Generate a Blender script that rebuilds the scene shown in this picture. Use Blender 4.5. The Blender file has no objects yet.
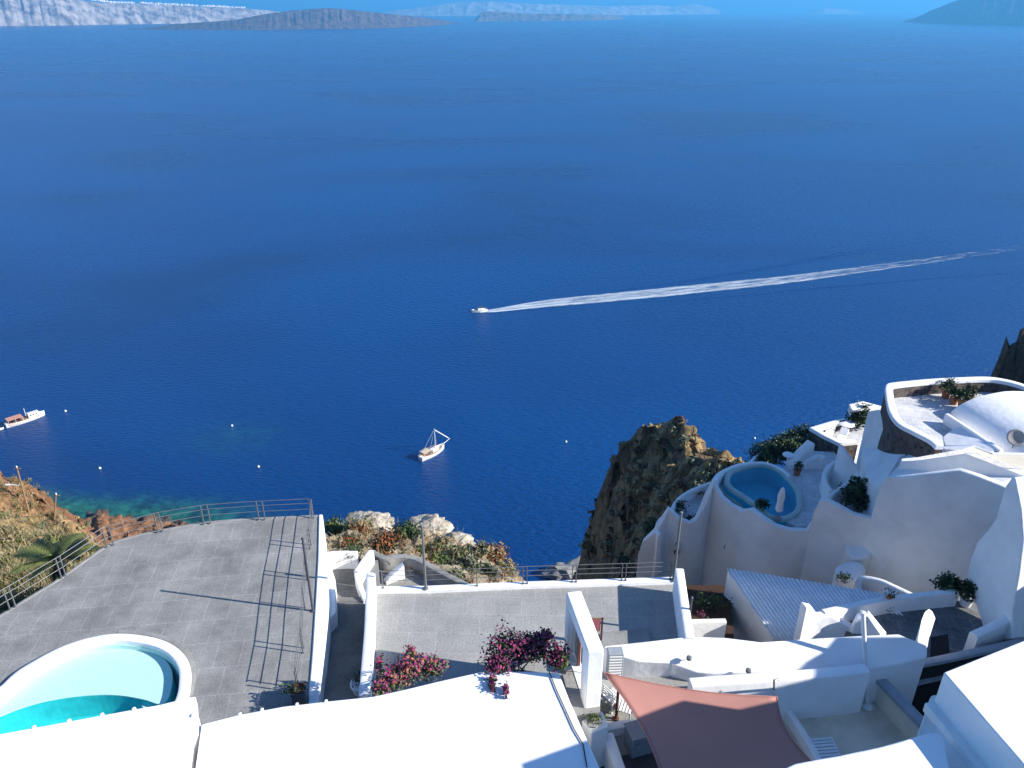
import bpy, math, random
import numpy as np
from mathutils import Vector, noise
random.seed(7); rng = np.random.default_rng(7)
R = math.radians
sc = bpy.context.scene
COL = sc.collection
# ------------------------------------------------------------------ camera
CAMZ = 150.0; F = 773.0; HOR = 9.0
PIT = math.atan((384-HOR)/F); SP, CP = math.sin(PIT), math.cos(PIT)
cam = bpy.data.objects.new('camera', bpy.data.cameras.new('camera')); COL.objects.link(cam)
cam.location = (0, 0, CAMZ); cam.rotation_euler = (math.pi/2-PIT, 0, 0)
cam.data.sensor_width = 36; cam.data.lens = F/1024*36
cam.data.clip_start = .1; cam.data.clip_end = 200000
sc.camera = cam

def ray(px, py):
    X = (px-512)/F; Y = (py-384)/F
    return X, CP-Y*SP, SP+Y*CP
def P(px, py, h):            # surveyed point h metres below the viewpoint
    x, f, d = ray(px, py); t = h/d
    return Vector((x*t, f*t, CAMZ-h))
def PY(px, py, y):           # surveyed point y metres ahead
    x, f, d = ray(px, py); t = y/f
    return Vector((x*t, y, CAMZ-d*t))
def PT(px, py, t):
    x, f, d = ray(px, py)
    return Vector((x*t, f*t, CAMZ-d*t))
def S(px, py): return P(px, py, CAMZ)
def lift(v, dz): return Vector((v[0], v[1], v[2]+dz))

# ------------------------------------------------------------------ materials
def mat(name, col, rough=.8, spec=.3, var=.0, vscale=1.0, bump=0., bscale=6., col2=None, metal=0., detail=6, dist=.05):
    m = bpy.data.materials.new(name); m.use_nodes = True
    nt = m.node_tree; b = nt.nodes['Principled BSDF']
    b.inputs['Roughness'].default_value = rough
    b.inputs['Specular IOR Level'].default_value = spec
    b.inputs['Metallic'].default_value = metal
    c = (*col, 1)
    g = nt.nodes.new('ShaderNodeNewGeometry')
    if var > 0 or col2:
        n = nt.nodes.new('ShaderNodeTexNoise'); n.inputs['Scale'].default_value = vscale; n.inputs['Detail'].default_value = detail
        n.inputs['Roughness'].default_value = .62
        nt.links.new(g.outputs['Position'], n.inputs['Vector'])
        r = nt.nodes.new('ShaderNodeValToRGB')
        c2 = (*col2, 1) if col2 else (*[v*(1-var) for v in col], 1)
        r.color_ramp.elements[0].position = .34; r.color_ramp.elements[0].color = c2
        r.color_ramp.elements[1].position = .62; r.color_ramp.elements[1].color = c
        nt.links.new(n.outputs['Fac'], r.inputs['Fac']); nt.links.new(r.outputs['Color'], b.inputs['Base Color'])
    else:
        b.inputs['Base Color'].default_value = c
    if bump > 0:
        n2 = nt.nodes.new('ShaderNodeTexNoise'); n2.inputs['Scale'].default_value = bscale; n2.inputs['Detail'].default_value = 5
        nt.links.new(g.outputs['Position'], n2.inputs['Vector'])
        bp = nt.nodes.new('ShaderNodeBump'); bp.inputs['Strength'].default_value = bump; bp.inputs['Distance'].default_value = dist
        nt.links.new(n2.outputs['Fac'], bp.inputs['Height']); nt.links.new(bp.outputs['Normal'], b.inputs['Normal'])
    return m

def paving(name, c1, c2, joint, rot, w, hgt, off=.5, jw=.012, stain=.5):
    m = bpy.data.materials.new(name); m.use_nodes = True; nt = m.node_tree; b = nt.nodes['Principled BSDF']
    L = nt.links.new; N = nt.nodes.new
    g = N('ShaderNodeNewGeometry'); mp = N('ShaderNodeMapping'); mp.inputs['Rotation'].default_value = (0, 0, rot)
    L(g.outputs['Position'], mp.inputs['Vector'])
    dn = N('ShaderNodeTexNoise'); dn.inputs['Scale'].default_value = 1.3; dn.inputs['Detail'].default_value = 3
    L(g.outputs['Position'], dn.inputs['Vector'])
    vm = N('ShaderNodeVectorMath'); vm.operation = 'MULTIPLY_ADD'
    L(dn.outputs['Color'], vm.inputs[0]); vm.inputs[1].default_value = (.07, .07, .0); L(mp.outputs['Vector'], vm.inputs[2])
    br = N('ShaderNodeTexBrick'); br.offset = off; br.inputs['Scale'].default_value = 1
    br.inputs['Brick Width'].default_value = w; br.inputs['Row Height'].default_value = hgt
    br.inputs['Mortar Size'].default_value = jw; br.inputs['Mortar Smooth'].default_value = .3
    br.inputs['Color1'].default_value = (*c1, 1); br.inputs['Color2'].default_value = (*c2, 1); br.inputs['Mortar'].default_value = (*joint, 1)
    L(vm.outputs['Vector'], br.inputs['Vector'])
    n = N('ShaderNodeTexNoise'); n.inputs['Scale'].default_value = .5; n.inputs['Detail'].default_value = 9; n.inputs['Roughness'].default_value = .7
    L(g.outputs['Position'], n.inputs['Vector'])
    r = N('ShaderNodeValToRGB'); r.color_ramp.elements[0].position = .32; r.color_ramp.elements[1].position = .68
    r.color_ramp.elements[0].color = (1-stain*.55,)*3+(1,); r.color_ramp.elements[1].color = (1+stain*.35,)*3+(1,)
    L(n.outputs['Fac'], r.inputs['Fac'])
    mx = N('ShaderNodeMix'); mx.data_type = 'RGBA'; mx.blend_type = 'MULTIPLY'; mx.inputs['Factor'].default_value = 1
    L(br.outputs['Color'], mx.inputs[6]); L(r.outputs['Color'], mx.inputs[7])
    n3 = N('ShaderNodeTexNoise'); n3.inputs['Scale'].default_value = 14; n3.inputs['Detail'].default_value = 4
    L(g.outputs['Position'], n3.inputs['Vector'])
    r3 = N('ShaderNodeValToRGB'); r3.color_ramp.elements[0].position = .3; r3.color_ramp.elements[1].position = .7
    r3.color_ramp.elements[0].color = (.82,)*3+(1,); r3.color_ramp.elements[1].color = (1.12,)*3+(1,)
    L(n3.outputs['Fac'], r3.inputs['Fac'])
    m2 = N('ShaderNodeMix'); m2.data_type = 'RGBA'; m2.blend_type = 'MULTIPLY'; m2.inputs['Factor'].default_value = 1
    L(mx.outputs[2], m2.inputs[6]); L(r3.outputs['Color'], m2.inputs[7])
    L(m2.outputs[2], b.inputs['Base Color']); b.inputs['Roughness'].default_value = .85; b.inputs['Specular IOR Level'].default_value = .2
    bp = N('ShaderNodeBump'); bp.inputs['Strength'].default_value = .4; bp.inputs['Distance'].default_value = .02
    L(n3.outputs['Fac'], bp.inputs['Height']); L(bp.outputs['Normal'], b.inputs['Normal'])
    return m

def stone(name, c1, c2, joint, sc_=3.2):
    m = bpy.data.materials.new(name); m.use_nodes = True; nt = m.node_tree; b = nt.nodes['Principled BSDF']
    L = nt.links.new; N = nt.nodes.new
    g = N('ShaderNodeNewGeometry'); v = N('ShaderNodeTexVoronoi'); v.inputs['Scale'].default_value = sc_
    L(g.outputs['Position'], v.inputs['Vector'])
    e = N('ShaderNodeTexVoronoi'); e.feature = 'DISTANCE_TO_EDGE'; e.inputs['Scale'].default_value = sc_; L(g.outputs['Position'], e.inputs['Vector'])
    r = N('ShaderNodeValToRGB'); r.color_ramp.elements[0].color = (*c1, 1); r.color_ramp.elements[1].color = (*c2, 1)
    sx = N('ShaderNodeSeparateColor'); L(v.outputs['Color'], sx.inputs['Color']); L(sx.outputs[0], r.inputs['Fac'])
    r2 = N('ShaderNodeValToRGB'); r2.color_ramp.elements[0].position = .02; r2.color_ramp.elements[1].position = .09
    L(e.outputs['Distance'], r2.inputs['Fac'])
    mx = N('ShaderNodeMix'); mx.data_type = 'RGBA'; L(r2.outputs['Color'], mx.inputs['Factor'])
    mx.inputs[6].default_value = (*joint, 1); L(r.outputs['Color'], mx.inputs[7]); L(mx.outputs[2], b.inputs['Base Color'])
    bp = N('ShaderNodeBump'); bp.inputs['Strength'].default_value = .8; bp.inputs['Distance'].default_value = .05
    L(e.outputs['Distance'], bp.inputs['Height']); L(bp.outputs['Normal'], b.inputs['Normal'])
    b.inputs['Roughness'].default_value = .9
    return m

M = {}
M['white'] = mat('white_plaster', (.84, .83, .81), .75, .2, .13, .8, .5, 3.5)
M['whiter'] = mat('fresh_lime_plaster', (.86, .855, .85), .75, .2, .09, .7, .4, 3)
M['cream'] = mat('aged_cream_plaster', (.82, .825, .81), .85, .15, .16, .45, .45, 2.2, dist=.08)
M['cream2'] = mat('beige_plaster', (.74, .66, .52), .85, .15, .12, .8, .3, 3)
M['concrete'] = mat('bare_concrete', (.30, .295, .28), .85, .2, .3, 1.2, .4, 8)
M['beigefloor'] = mat('beige_screed', (.72, .64, .50), .8, .2, .25, .9, .2, 6)
M['greyedge'] = mat('grey_edging', (.32, .34, .37), .8, .2, .2, 1.5, .2, 6)
M['dark'] = mat('shade_black', (.025, .022, .02), .8, .2)  # near-black colour stands in for shade in the gaps, pit and vents
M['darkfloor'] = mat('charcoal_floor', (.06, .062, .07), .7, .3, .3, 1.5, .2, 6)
M['paveA'] = paving('grey_slab_paving', (.25, .247, .237), (.265, .262, .252), (.35, .345, .33), R(-7), .85, 1.2, .5, .014, .7)
M['paveB'] = paving('light_slab_paving', (.31, .31, .295), (.345, .34, .325), (.42, .41, .39), R(1), 1.0, .95, .5, .010, .45)
M['paveL'] = paving('stair_paving', (.18, .178, .17), (.21, .205, .195), (.2, .2, .19), 0, 2.4, 1.9, 0, .02, .8)
M['paveV'] = paving('villa_paving', (.52, .53, .55), (.62, .62, .63), (.7, .7, .7), R(15), .5, .5, .5, .02, .5)
M['paveD'] = paving('plant_terrace_paving', (.14, .145, .15), (.2, .2, .2), (.24, .24, .24), R(10), .6, .6, .5, .02, .9)
M['stone'] = stone('lava_stone', (.035, .026, .022), (.13, .095, .08), (.10, .085, .075))
M['metal'] = mat('galvanised_steel', (.17, .175, .18), .55, .4, .15, 8, metal=.2)
M['darkmetal'] = mat('dark_painted_steel', (.06, .065, .075), .5, .4)
M['whitemetal'] = mat('white_painted_metal', (.75, .76, .76), .4, .5)
M['corr'] = mat('corrugated_sheet', (.74, .77, .80), .55, .35, .10, 2.0)
M['aquafloor'] = mat('pale_pool_plaster', (.62, .80, .75), .8, .2, .12, 9, detail=3, col2=(.54, .75, .70))
M['aquadeep'] = mat('turquoise_pool_lining', (.03, .56, .60), .8, .2, .2, 3)
M['poolblue'] = mat('blue_pool_lining', (.02, .40, .56), .7, .3, .15, .8)
M['poolgreen'] = mat('green_pool_gutter', (.42, .52, .48), .7, .3, .15, 1.5)
M['sail'] = mat('salmon_awning_cloth', (.44, .215, .175), .9, .1, .06, .8, .25, 60, dist=.004)
M['pink'] = mat('pink_towel', (.55, .17, .17), .95, .1, .3, 10)
M['brown'] = mat('brown_wood', (.13, .05, .035), .6, .3, .3, 12)
M['wood'] = mat('weathered_wood', (.30, .19, .11), .7, .3, .3, 12)
M['yellow'] = mat('yellow_cloth', (.72, .52, .22), .9, .1, .15, 6)
M['terracotta'] = mat('terracotta', (.36, .15, .08), .85, .2, .2, 10)
M['doorgrey'] = mat('grey_painted_door', (.30, .33, .36), .6, .4, .15, 3)
M['leafd'] = mat('dark_leaf', (.016, .032, .010), .6, .3, .5, 6)
M['leafm'] = mat('green_leaf', (.06, .10, .028), .6, .3, .4, 6)
M['leafl'] = mat('yellow_green_leaf', (.15, .18, .05), .6, .3, .4, 6)
M['leafg'] = mat('grey_green_leaf', (.15, .17, .11), .7, .2, .4, 6)
M['dry'] = mat('dry_straw', (.36, .28, .15), .9, .1, .4, 5)
M['rust'] = mat('russet_scrub', (.26, .10, .045), .9, .1, .4, 5)
M['magenta'] = mat('magenta_bracts', (.33, .05, .15), .7, .2, .4, 9)
M['purple'] = mat('purple_bracts', (.17, .03, .10), .7, .2, .4, 9)
M['bark'] = mat('grey_bark', (.12, .09, .06), .9, .1, .4, 12)
M['soil'] = mat('potting_soil', (.06, .035, .025), .95, .1)
M['hullw'] = mat('boat_white_paint', (.72, .70, .65), .4, .5)
M['hullc'] = mat('boat_cream_paint', (.55, .48, .36), .5, .4)
M['deck'] = mat('boat_teak_deck', (.34, .19, .10), .7, .3, .3, 2)
M['awning'] = mat('boat_salmon_awning', (.52, .25, .18), .8, .2)
M['buoy'] = mat('buoy_plastic', (.8, .8, .8), .4, .5)
M['rockp'] = mat('pale_volcanic_rock', (.52, .47, .38), .95, .1, .5, 1.6, .8, 4, dist=.2, col2=(.24, .2, .15))
M['cable'] = mat('black_cable', (.02, .02, .02), .6, .3)
M['glass'] = mat('dark_window', (.03, .035, .04), .15, .6)

def pool_water(name, tint, fac):
    m = bpy.data.materials.new(name); m.use_nodes = True; nt = m.node_tree; nt.nodes.clear()
    N = nt.nodes.new; L = nt.links.new
    o = N('ShaderNodeOutputMaterial'); tr = N('ShaderNodeBsdfTransparent'); tr.inputs[0].default_value = (*tint, 1)
    gl = N('ShaderNodeBsdfGlossy'); gl.inputs['Roughness'].default_value = .04
    g = N('ShaderNodeNewGeometry'); n = N('ShaderNodeTexNoise'); n.inputs['Scale'].default_value = 4; L(g.outputs['Position'], n.inputs['Vector'])
    bp = N('ShaderNodeBump'); bp.inputs['Strength'].default_value = .3; bp.inputs['Distance'].default_value = .02
    L(n.outputs['Fac'], bp.inputs['Height']); L(bp.outputs['Normal'], gl.inputs['Normal'])
    dt = N('ShaderNodeVectorMath'); dt.operation = 'DOT_PRODUCT'; L(g.outputs['Incoming'], dt.inputs[0]); L(g.outputs['Normal'], dt.inputs[1])
    ab = N('ShaderNodeMath'); ab.operation = 'ABSOLUTE'; L(dt.outputs['Value'], ab.inputs[0]); om = N('ShaderNodeMath'); om.operation = 'SUBTRACT'; om.inputs[0].default_value = 1; L(ab.outputs[0], om.inputs[1])
    pw_ = N('ShaderNodeMath'); pw_.operation = 'POWER'; pw_.inputs[1].default_value = 5; L(om.outputs[0], pw_.inputs[0]); fr = N('ShaderNodeMath'); fr.operation = 'MULTIPLY_ADD'; fr.inputs[1].default_value = .98; fr.inputs[2].default_value = .02; L(pw_.outputs[0], fr.inputs[0])
    mx = N('ShaderNodeMixShader'); L(fr.outputs[0], mx.inputs[0]); L(tr.outputs[0], mx.inputs[1]); L(gl.outputs[0], mx.inputs[2])
    L(mx.outputs[0], o.inputs['Surface']); return m
M['poolwater'] = pool_water('clear_pool_water', (.90, .99, .985), 0)
M['poolwater2'] = pool_water('blue_pool_water', (.85, .97, .99), 0)

# ------------------------------------------------------------------ object helpers
def tag(o, label=None, cat=None, group=None, kind=None):
    if label: o['label'] = label
    if cat: o['category'] = cat
    if group: o['group'] = group
    if kind: o['kind'] = kind
    return o
def thing(name, loc, label, cat, group=None):
    o = bpy.data.objects.new(name, None); COL.objects.link(o); o.location = loc; o.empty_display_size = .2
    return tag(o, label, cat, group)
def root_loc(p):
    v = Vector((0, 0, 0))
    while p: v += Vector(p.location); p = p.parent
    return v
def obj(name, geo, mats, parent=None, smooth=None, bevel=0, seg=2):
    verts, faces = geo[0], geo[1]; fm = geo[2] if len(geo) > 2 else None
    A = np.array([tuple(v) for v in verts], dtype=float)
    if parent is not None: base = np.array(root_loc(parent))
    else: base = np.array([A[:, 0].mean(), A[:, 1].mean(), A[:, 2].min()])
    A = A-base
    me = bpy.data.meshes.new(name); me.from_pydata(A.tolist(), [], [tuple(f) for f in faces]); me.update()
    ms = mats if isinstance(mats, (list, tuple)) else [mats]
    for m in ms: me.materials.append(M[m] if isinstance(m, str) else m)
    if fm is not None: me.polygons.foreach_set('material_index', list(fm))
    o = bpy.data.objects.new(name, me); COL.objects.link(o)
    if parent is not None: o.parent = parent
    else: o.location = base
    if smooth:
        me.polygons.foreach_set('use_smooth', [True]*len(me.polygons))
        if smooth < 170: me.set_sharp_from_angle(angle=R(smooth))
    if bevel:
        b = o.modifiers.new('bevel', 'BEVEL'); b.width = bevel; b.segments = seg; b.limit_method = 'ANGLE'; b.angle_limit = R(35)
        if not smooth:
            me.polygons.foreach_set('use_smooth', [True]*len(me.polygons)); b.harden_normals = True
            me.set_sharp_from_angle(angle=R(60))
    return o
def join(*gs):
    V = []; Fc = []; Mi = []
    for g in gs:
        n = len(V); V += [tuple(v) for v in g[0]]; Fc += [tuple(i+n for i in f) for f in g[1]]
        Mi += list(g[2]) if len(g) > 2 else [0]*len(g[1])
    return V, Fc, Mi
def setm(g, i): return g[0], g[1], [i]*len(g[1])
def area(pts): return sum(pts[i][0]*pts[(i+1) % len(pts)][1]-pts[(i+1) % len(pts)][0]*pts[i][1] for i in range(len(pts)))
def prism(pts, depth=None, zbot=None):
    pts = [Vector(p) for p in pts]
    if area(pts) < 0: pts = pts[::-1]
    n = len(pts)
    bot = [Vector((p.x, p.y, (p.z-depth) if zbot is None else zbot)) for p in pts]
    F_ = [tuple(range(n)), tuple(range(2*n-1, n-1, -1))]
    for i in range(n):
        j = (i+1) % n; F_.append((i, n+i, n+j, j))
    return pts+bot, F_
def pxpoly(l, h=None): return [P(a[0], a[1], a[2] if len(a) > 2 else h) for a in l]
def catmull(pts, k=6, closed=False):
    pts = [Vector(p) for p in pts]; n = len(pts); out = []
    for i in range(n if closed else n-1):
        if closed: a, b, c, d = pts[i-1], pts[i], pts[(i+1) % n], pts[(i+2) % n]
        else: a, b, c, d = pts[max(i-1, 0)], pts[i], pts[i+1], pts[min(i+2, n-1)]
        for s in range(k):
            t = s/k
            out.append(.5*((2*b)+(c-a)*t+(2*a-5*b+4*c-d)*t*t+(3*b-a-3*c+d)*t**3))
    if not closed: out.append(pts[-1])
    return out
def offs(pts, closed=False):
    n = len(pts); out = []
    for i in range(n):
        a = pts[i-1] if (i > 0 or closed) else pts[i]
        b = pts[(i+1) % n] if (i < n-1 or closed) else pts[i]
        p = pts[i]
        d1 = Vector((p.x-a.x, p.y-a.y)); d2 = Vector((b.x-p.x, b.y-p.y))
        if d1.length < 1e-6: d1 = d2
        if d2.length < 1e-6: d2 = d1
        d1.normalize(); d2.normalize()
        n1 = Vector((-d1.y, d1.x)); n2 = Vector((-d2.y, d2.x)); m = n1+n2
        if m.length < .3: m = n1
        else: m = m/m.length; m = m/max(.5, m.dot(n1))
        out.append(Vector((m.x, m.y, 0)))
    return out
def wallgeo(pts, w, depth=None, zbot=None, r=.08, closed=False, lean=0.):
    """wall with softly rounded coping running along pts (top centre line)"""
    pts = [Vector(p) for p in pts]; O = offs(pts, closed); V = []; Fc = []
    r = min(r, w*.45)
    k = [(-w/2, -1), (-w/2, r), (-w/2+r*.3, r*.3), (-w/2+r, 0), (w/2-r, 0), (w/2-r*.3, r*.3), (w/2, r), (w/2, -1)]
    m = len(k); n = len(pts)
    for p, o in zip(pts, O):
        for s, d in k:
            if d < 0:
                z = zbot if zbot is not None else p.z-depth
                q = p+o*(s*(1+lean)); V.append((q.x, q.y, z))
            else:
                q = p+o*s; V.append((q.x, q.y, p.z-d))
    for i in range(n if closed else n-1):
        a = i*m; b = ((i+1) % n)*m
        for j in range(m): Fc.append((a+j, a+(j+1) % m, b+(j+1) % m, b+j))
    if not closed:
        Fc.append(tuple(range(m))[::-1]); Fc.append(tuple((n-1)*m+j for j in range(m)))
    return V, Fc
def tube(pts, r, n=8, cap=True, r2=None):
    pts = [Vector(p) for p in pts]; V = []; Fc = []
    for i, p in enumerate(pts):
        d = (pts[min(i+1, len(pts)-1)]-pts[max(i-1, 0)]); d = d.normalized() if d.length > 0 else Vector((0, 0, 1))
        u = d.cross(Vector((0, 0, 1)));
        if u.length < .05: u = d.cross(Vector((1, 0, 0)))
        u.normalize(); v = d.cross(u)
        rr = r if r2 is None else r+(r2-r)*i/max(1, len(pts)-1)
        for k in range(n):
            a = 2*math.pi*k/n; V.append(p+u*math.cos(a)*rr+v*math.sin(a)*rr)
    for i in range(len(pts)-1):
        for k in range(n): Fc.append((i*n+k, i*n+(k+1) % n, (i+1)*n+(k+1) % n, (i+1)*n+k))
    if cap: Fc.append(tuple(range(n))[::-1]); Fc.append(tuple((len(pts)-1)*n+k for k in range(n)))
    return V, Fc
def lathe(c, prof, n=16):
    V = []; Fc = []; c = Vector(c)
    for r, z in prof:
        for k in range(n): a = 2*math.pi*k/n; V.append(c+Vector((r*math.cos(a), r*math.sin(a), z)))
    for i in range(len(prof)-1):
        for k in range(n): Fc.append((i*n+k, i*n+(k+1) % n, (i+1)*n+(k+1) % n, (i+1)*n+k))
    Fc.append(tuple(range(n))[::-1]); Fc.append(tuple((len(prof)-1)*n+k for k in range(n)))
    return V, Fc
def box(c, s, rz=0., tilt=0.):
    c = Vector(c); V = []
    ca, sa = math.cos(rz), math.sin(rz); ct, st = math.cos(tilt), math.sin(tilt)
    for z in (-.5, .5):
        for x, y in ((-.5, -.5), (.5, -.5), (.5, .5), (-.5, .5)):
            X, Y, Z = x*s[0], y*s[1], z*s[2]
            Y, Z = Y*ct-Z*st, Y*st+Z*ct
            V.append(c+Vector((X*ca-Y*sa, X*sa+Y*ca, Z)))
    return V, [(3, 2, 1, 0), (4, 5, 6, 7), (0, 1, 5, 4), (1, 2, 6, 5), (2, 3, 7, 6), (3, 0, 4, 7)]
def leaves(c, rad, n, size, k=2, shell=.45, flat=.6, zmin=-1, lump=.25):
    """leaf-sized faces through an uneven crown volume"""
    c = np.array(c, float); rad = np.array(rad, float)
    d = rng.normal(size=(n, 3)); d /= np.linalg.norm(d, axis=1)[:, None]
    d[:, 2] = np.where(d[:, 2] < zmin, -d[:, 2], d[:, 2])
    rr = (shell+(1-shell)*rng.random(n))
    seed = rng.random(3)*50
    bump = np.array([noise.noise(Vector(v*2.2+seed)) for v in d])
    rr = rr*(1+lump*2*bump)
    p = c+d*rr[:, None]*rad
    a = rng.normal(size=(n, 3)); a /= np.linalg.norm(a, axis=1)[:, None]
    b = np.cross(a, d+rng.normal(size=(n, 3))*.5); b /= np.linalg.norm(b, axis=1)[:, None]
    s = size*(.6+.8*rng.random(n))[:, None]
    V = np.empty((n*4, 3)); V[0::4] = p-a*s; V[1::4] = p+b*s*flat; V[2::4] = p+a*s; V[3::4] = p-b*s*flat
    Fc = np.arange(n*4).reshape(n, 4).tolist()
    cl = np.array([noise.noise(Vector(q*1.7/max(rad.mean(), .2)+seed)) for q in (p-c)])
    mi = np.clip(((cl+.5)*k+rng.normal(size=n)*.35).astype(int), 0, k-1)
    return V.tolist(), Fc, mi.tolist()
def spikes(c, rad, n, ln, k=1, w=.02, up=.6):
    c = np.array(c, float); V = []; Fc = []; mi = []
    for i in range(n):
        b = c+np.array([rng.normal()*.4*rad[0], rng.normal()*.4*rad[1], (rng.random()-.5)*rad[2]])
        d = np.array([rng.normal(), rng.normal(), abs(rng.normal())+up]); d /= np.linalg.norm(d)
        s = np.cross(d, [rng.normal(), rng.normal(), .3]); s /= np.linalg.norm(s); l = ln*(.5+rng.random())
        j = len(V); V += [tuple(b-s*w), tuple(b+s*w), tuple(b+d*l)]; Fc.append((j, j+1, j+2)); mi.append(int(rng.integers(k)))
    return V, Fc, mi
def shrub(label, pos, rad, n, size, mats, group=None, spk=0, name='shrub', cat='shrub', lump=.3):
    t = thing(name, pos, label, cat, group)
    c = lift(pos, rad[2]*.75)
    g = leaves(c, rad, n, size, len(mats), .3, .5, -.5, lump)
    if spk: g = join(g, spikes(c, (rad[0]*1.6, rad[1]*1.6, rad[2]), spk, rad[2]*.8, len(mats), size*.25))
    obj('foliage', g, mats, t)
    st = join(*[tube([pos, lift(pos, rad[2]*.5)+Vector((math.cos(a)*rad[0]*.3, math.sin(a)*rad[1]*.3, 0)), lift(pos, rad[2]*.9)+Vector((math.cos(a)*rad[0]*.6, math.sin(a)*rad[1]*.6, 0))], .03, 5, True, .01) for a in (.3, 2.2, 4.4)])
    obj('stem', st, 'bark', t)
    return t
def pot_plant(label, pos, hp, rp, mats, prad, n, size, potm='terracotta', name='potted_plant', group=None, spk=0):
    t = thing(name, pos, label, 'potted plant', group)
    obj('pot', lathe(pos, [(rp*.7, 0), (rp*.8, .02), (rp, hp*.86), (rp*1.12, hp*.87), (rp*1.12, hp), (rp*.92, hp), (rp*.88, hp*.9)]), potm, t, 40)
    c = lift(pos, hp+prad[2]*.7)
    g = leaves(c, prad, n, size, len(mats), .3, .5, -.6, .3)
    if spk: g = join(g, spikes(c, prad, spk, prad[2], len(mats), size*.3))
    obj('foliage', g, mats, t)
    obj('stem', tube([lift(pos, hp*.85), lift(pos, hp+prad[2]*.5)], rp*.12, 6), 'bark', t)
    return t
def railing(label, posts, height, rails, rr=.013, pr=.024, matn='metal', group='metal railings round the terraces', closedlast=True, railpts=None):
    """posts: list of base points; rails: list of heights"""
    t = thing('railing', posts[0], label, 'railing', group)
    for p in posts:
        obj('post', join(box(lift(p, height/2), (pr*1.6, pr*1.6, height)), box(lift(p, .01), (pr*3.4, pr*3.4, .02))), matn, t)
    rp = railpts or posts
    for hh in rails:
        obj('rail', tube([lift(p, hh) for p in rp], rr, 6), matn, t, 50)
    return t

# ------------------------------------------------------------------ world, sun
SUN_EL = R(28.4); sx, sy = .984, -.18
w = bpy.data.worlds.new('World'); sc.world = w; w.use_nodes = True
nt = w.node_tree; sk = nt.nodes.new('ShaderNodeTexSky'); sk.sky_type = 'NISHITA'; sk.sun_disc = False
sk.sun_elevation = SUN_EL; sk.sun_rotation = math.atan2(sx, sy); sk.altitude = 150; sk.air_density = 1.0; sk.dust_density = .3; sk.ozone_density = 4.0
bg = nt.nodes['Background']; tn = nt.nodes.new('ShaderNodeMix'); tn.data_type = 'RGBA'; tn.blend_type = 'MULTIPLY'; tn.inputs['Factor'].default_value = 1; tn.inputs[7].default_value = (.74, .95, 1.2, 1); nt.links.new(sk.outputs[0], tn.inputs[6]); nt.links.new(tn.outputs[2], bg.inputs[0]); bg.inputs[1].default_value = .085
sl = bpy.data.lights.new('sun', 'SUN'); sl.energy = 4.8; sl.angle = R(.5); sl.color = (1, .95, .87)
so = bpy.data.objects.new('sun', sl); COL.objects.link(so)
dvec = Vector((-sx*math.cos(SUN_EL), -sy*math.cos(SUN_EL), -math.sin(SUN_EL)))
so.rotation_euler = dvec.to_track_quat('-Z', 'Y').to_euler(); so.location = (0, 0, 400)
sc.view_settings.view_transform = 'Standard'; sc.view_settings.look = 'None'; sc.view_settings.exposure = .95; sc.view_settings.gamma = 1

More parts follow.
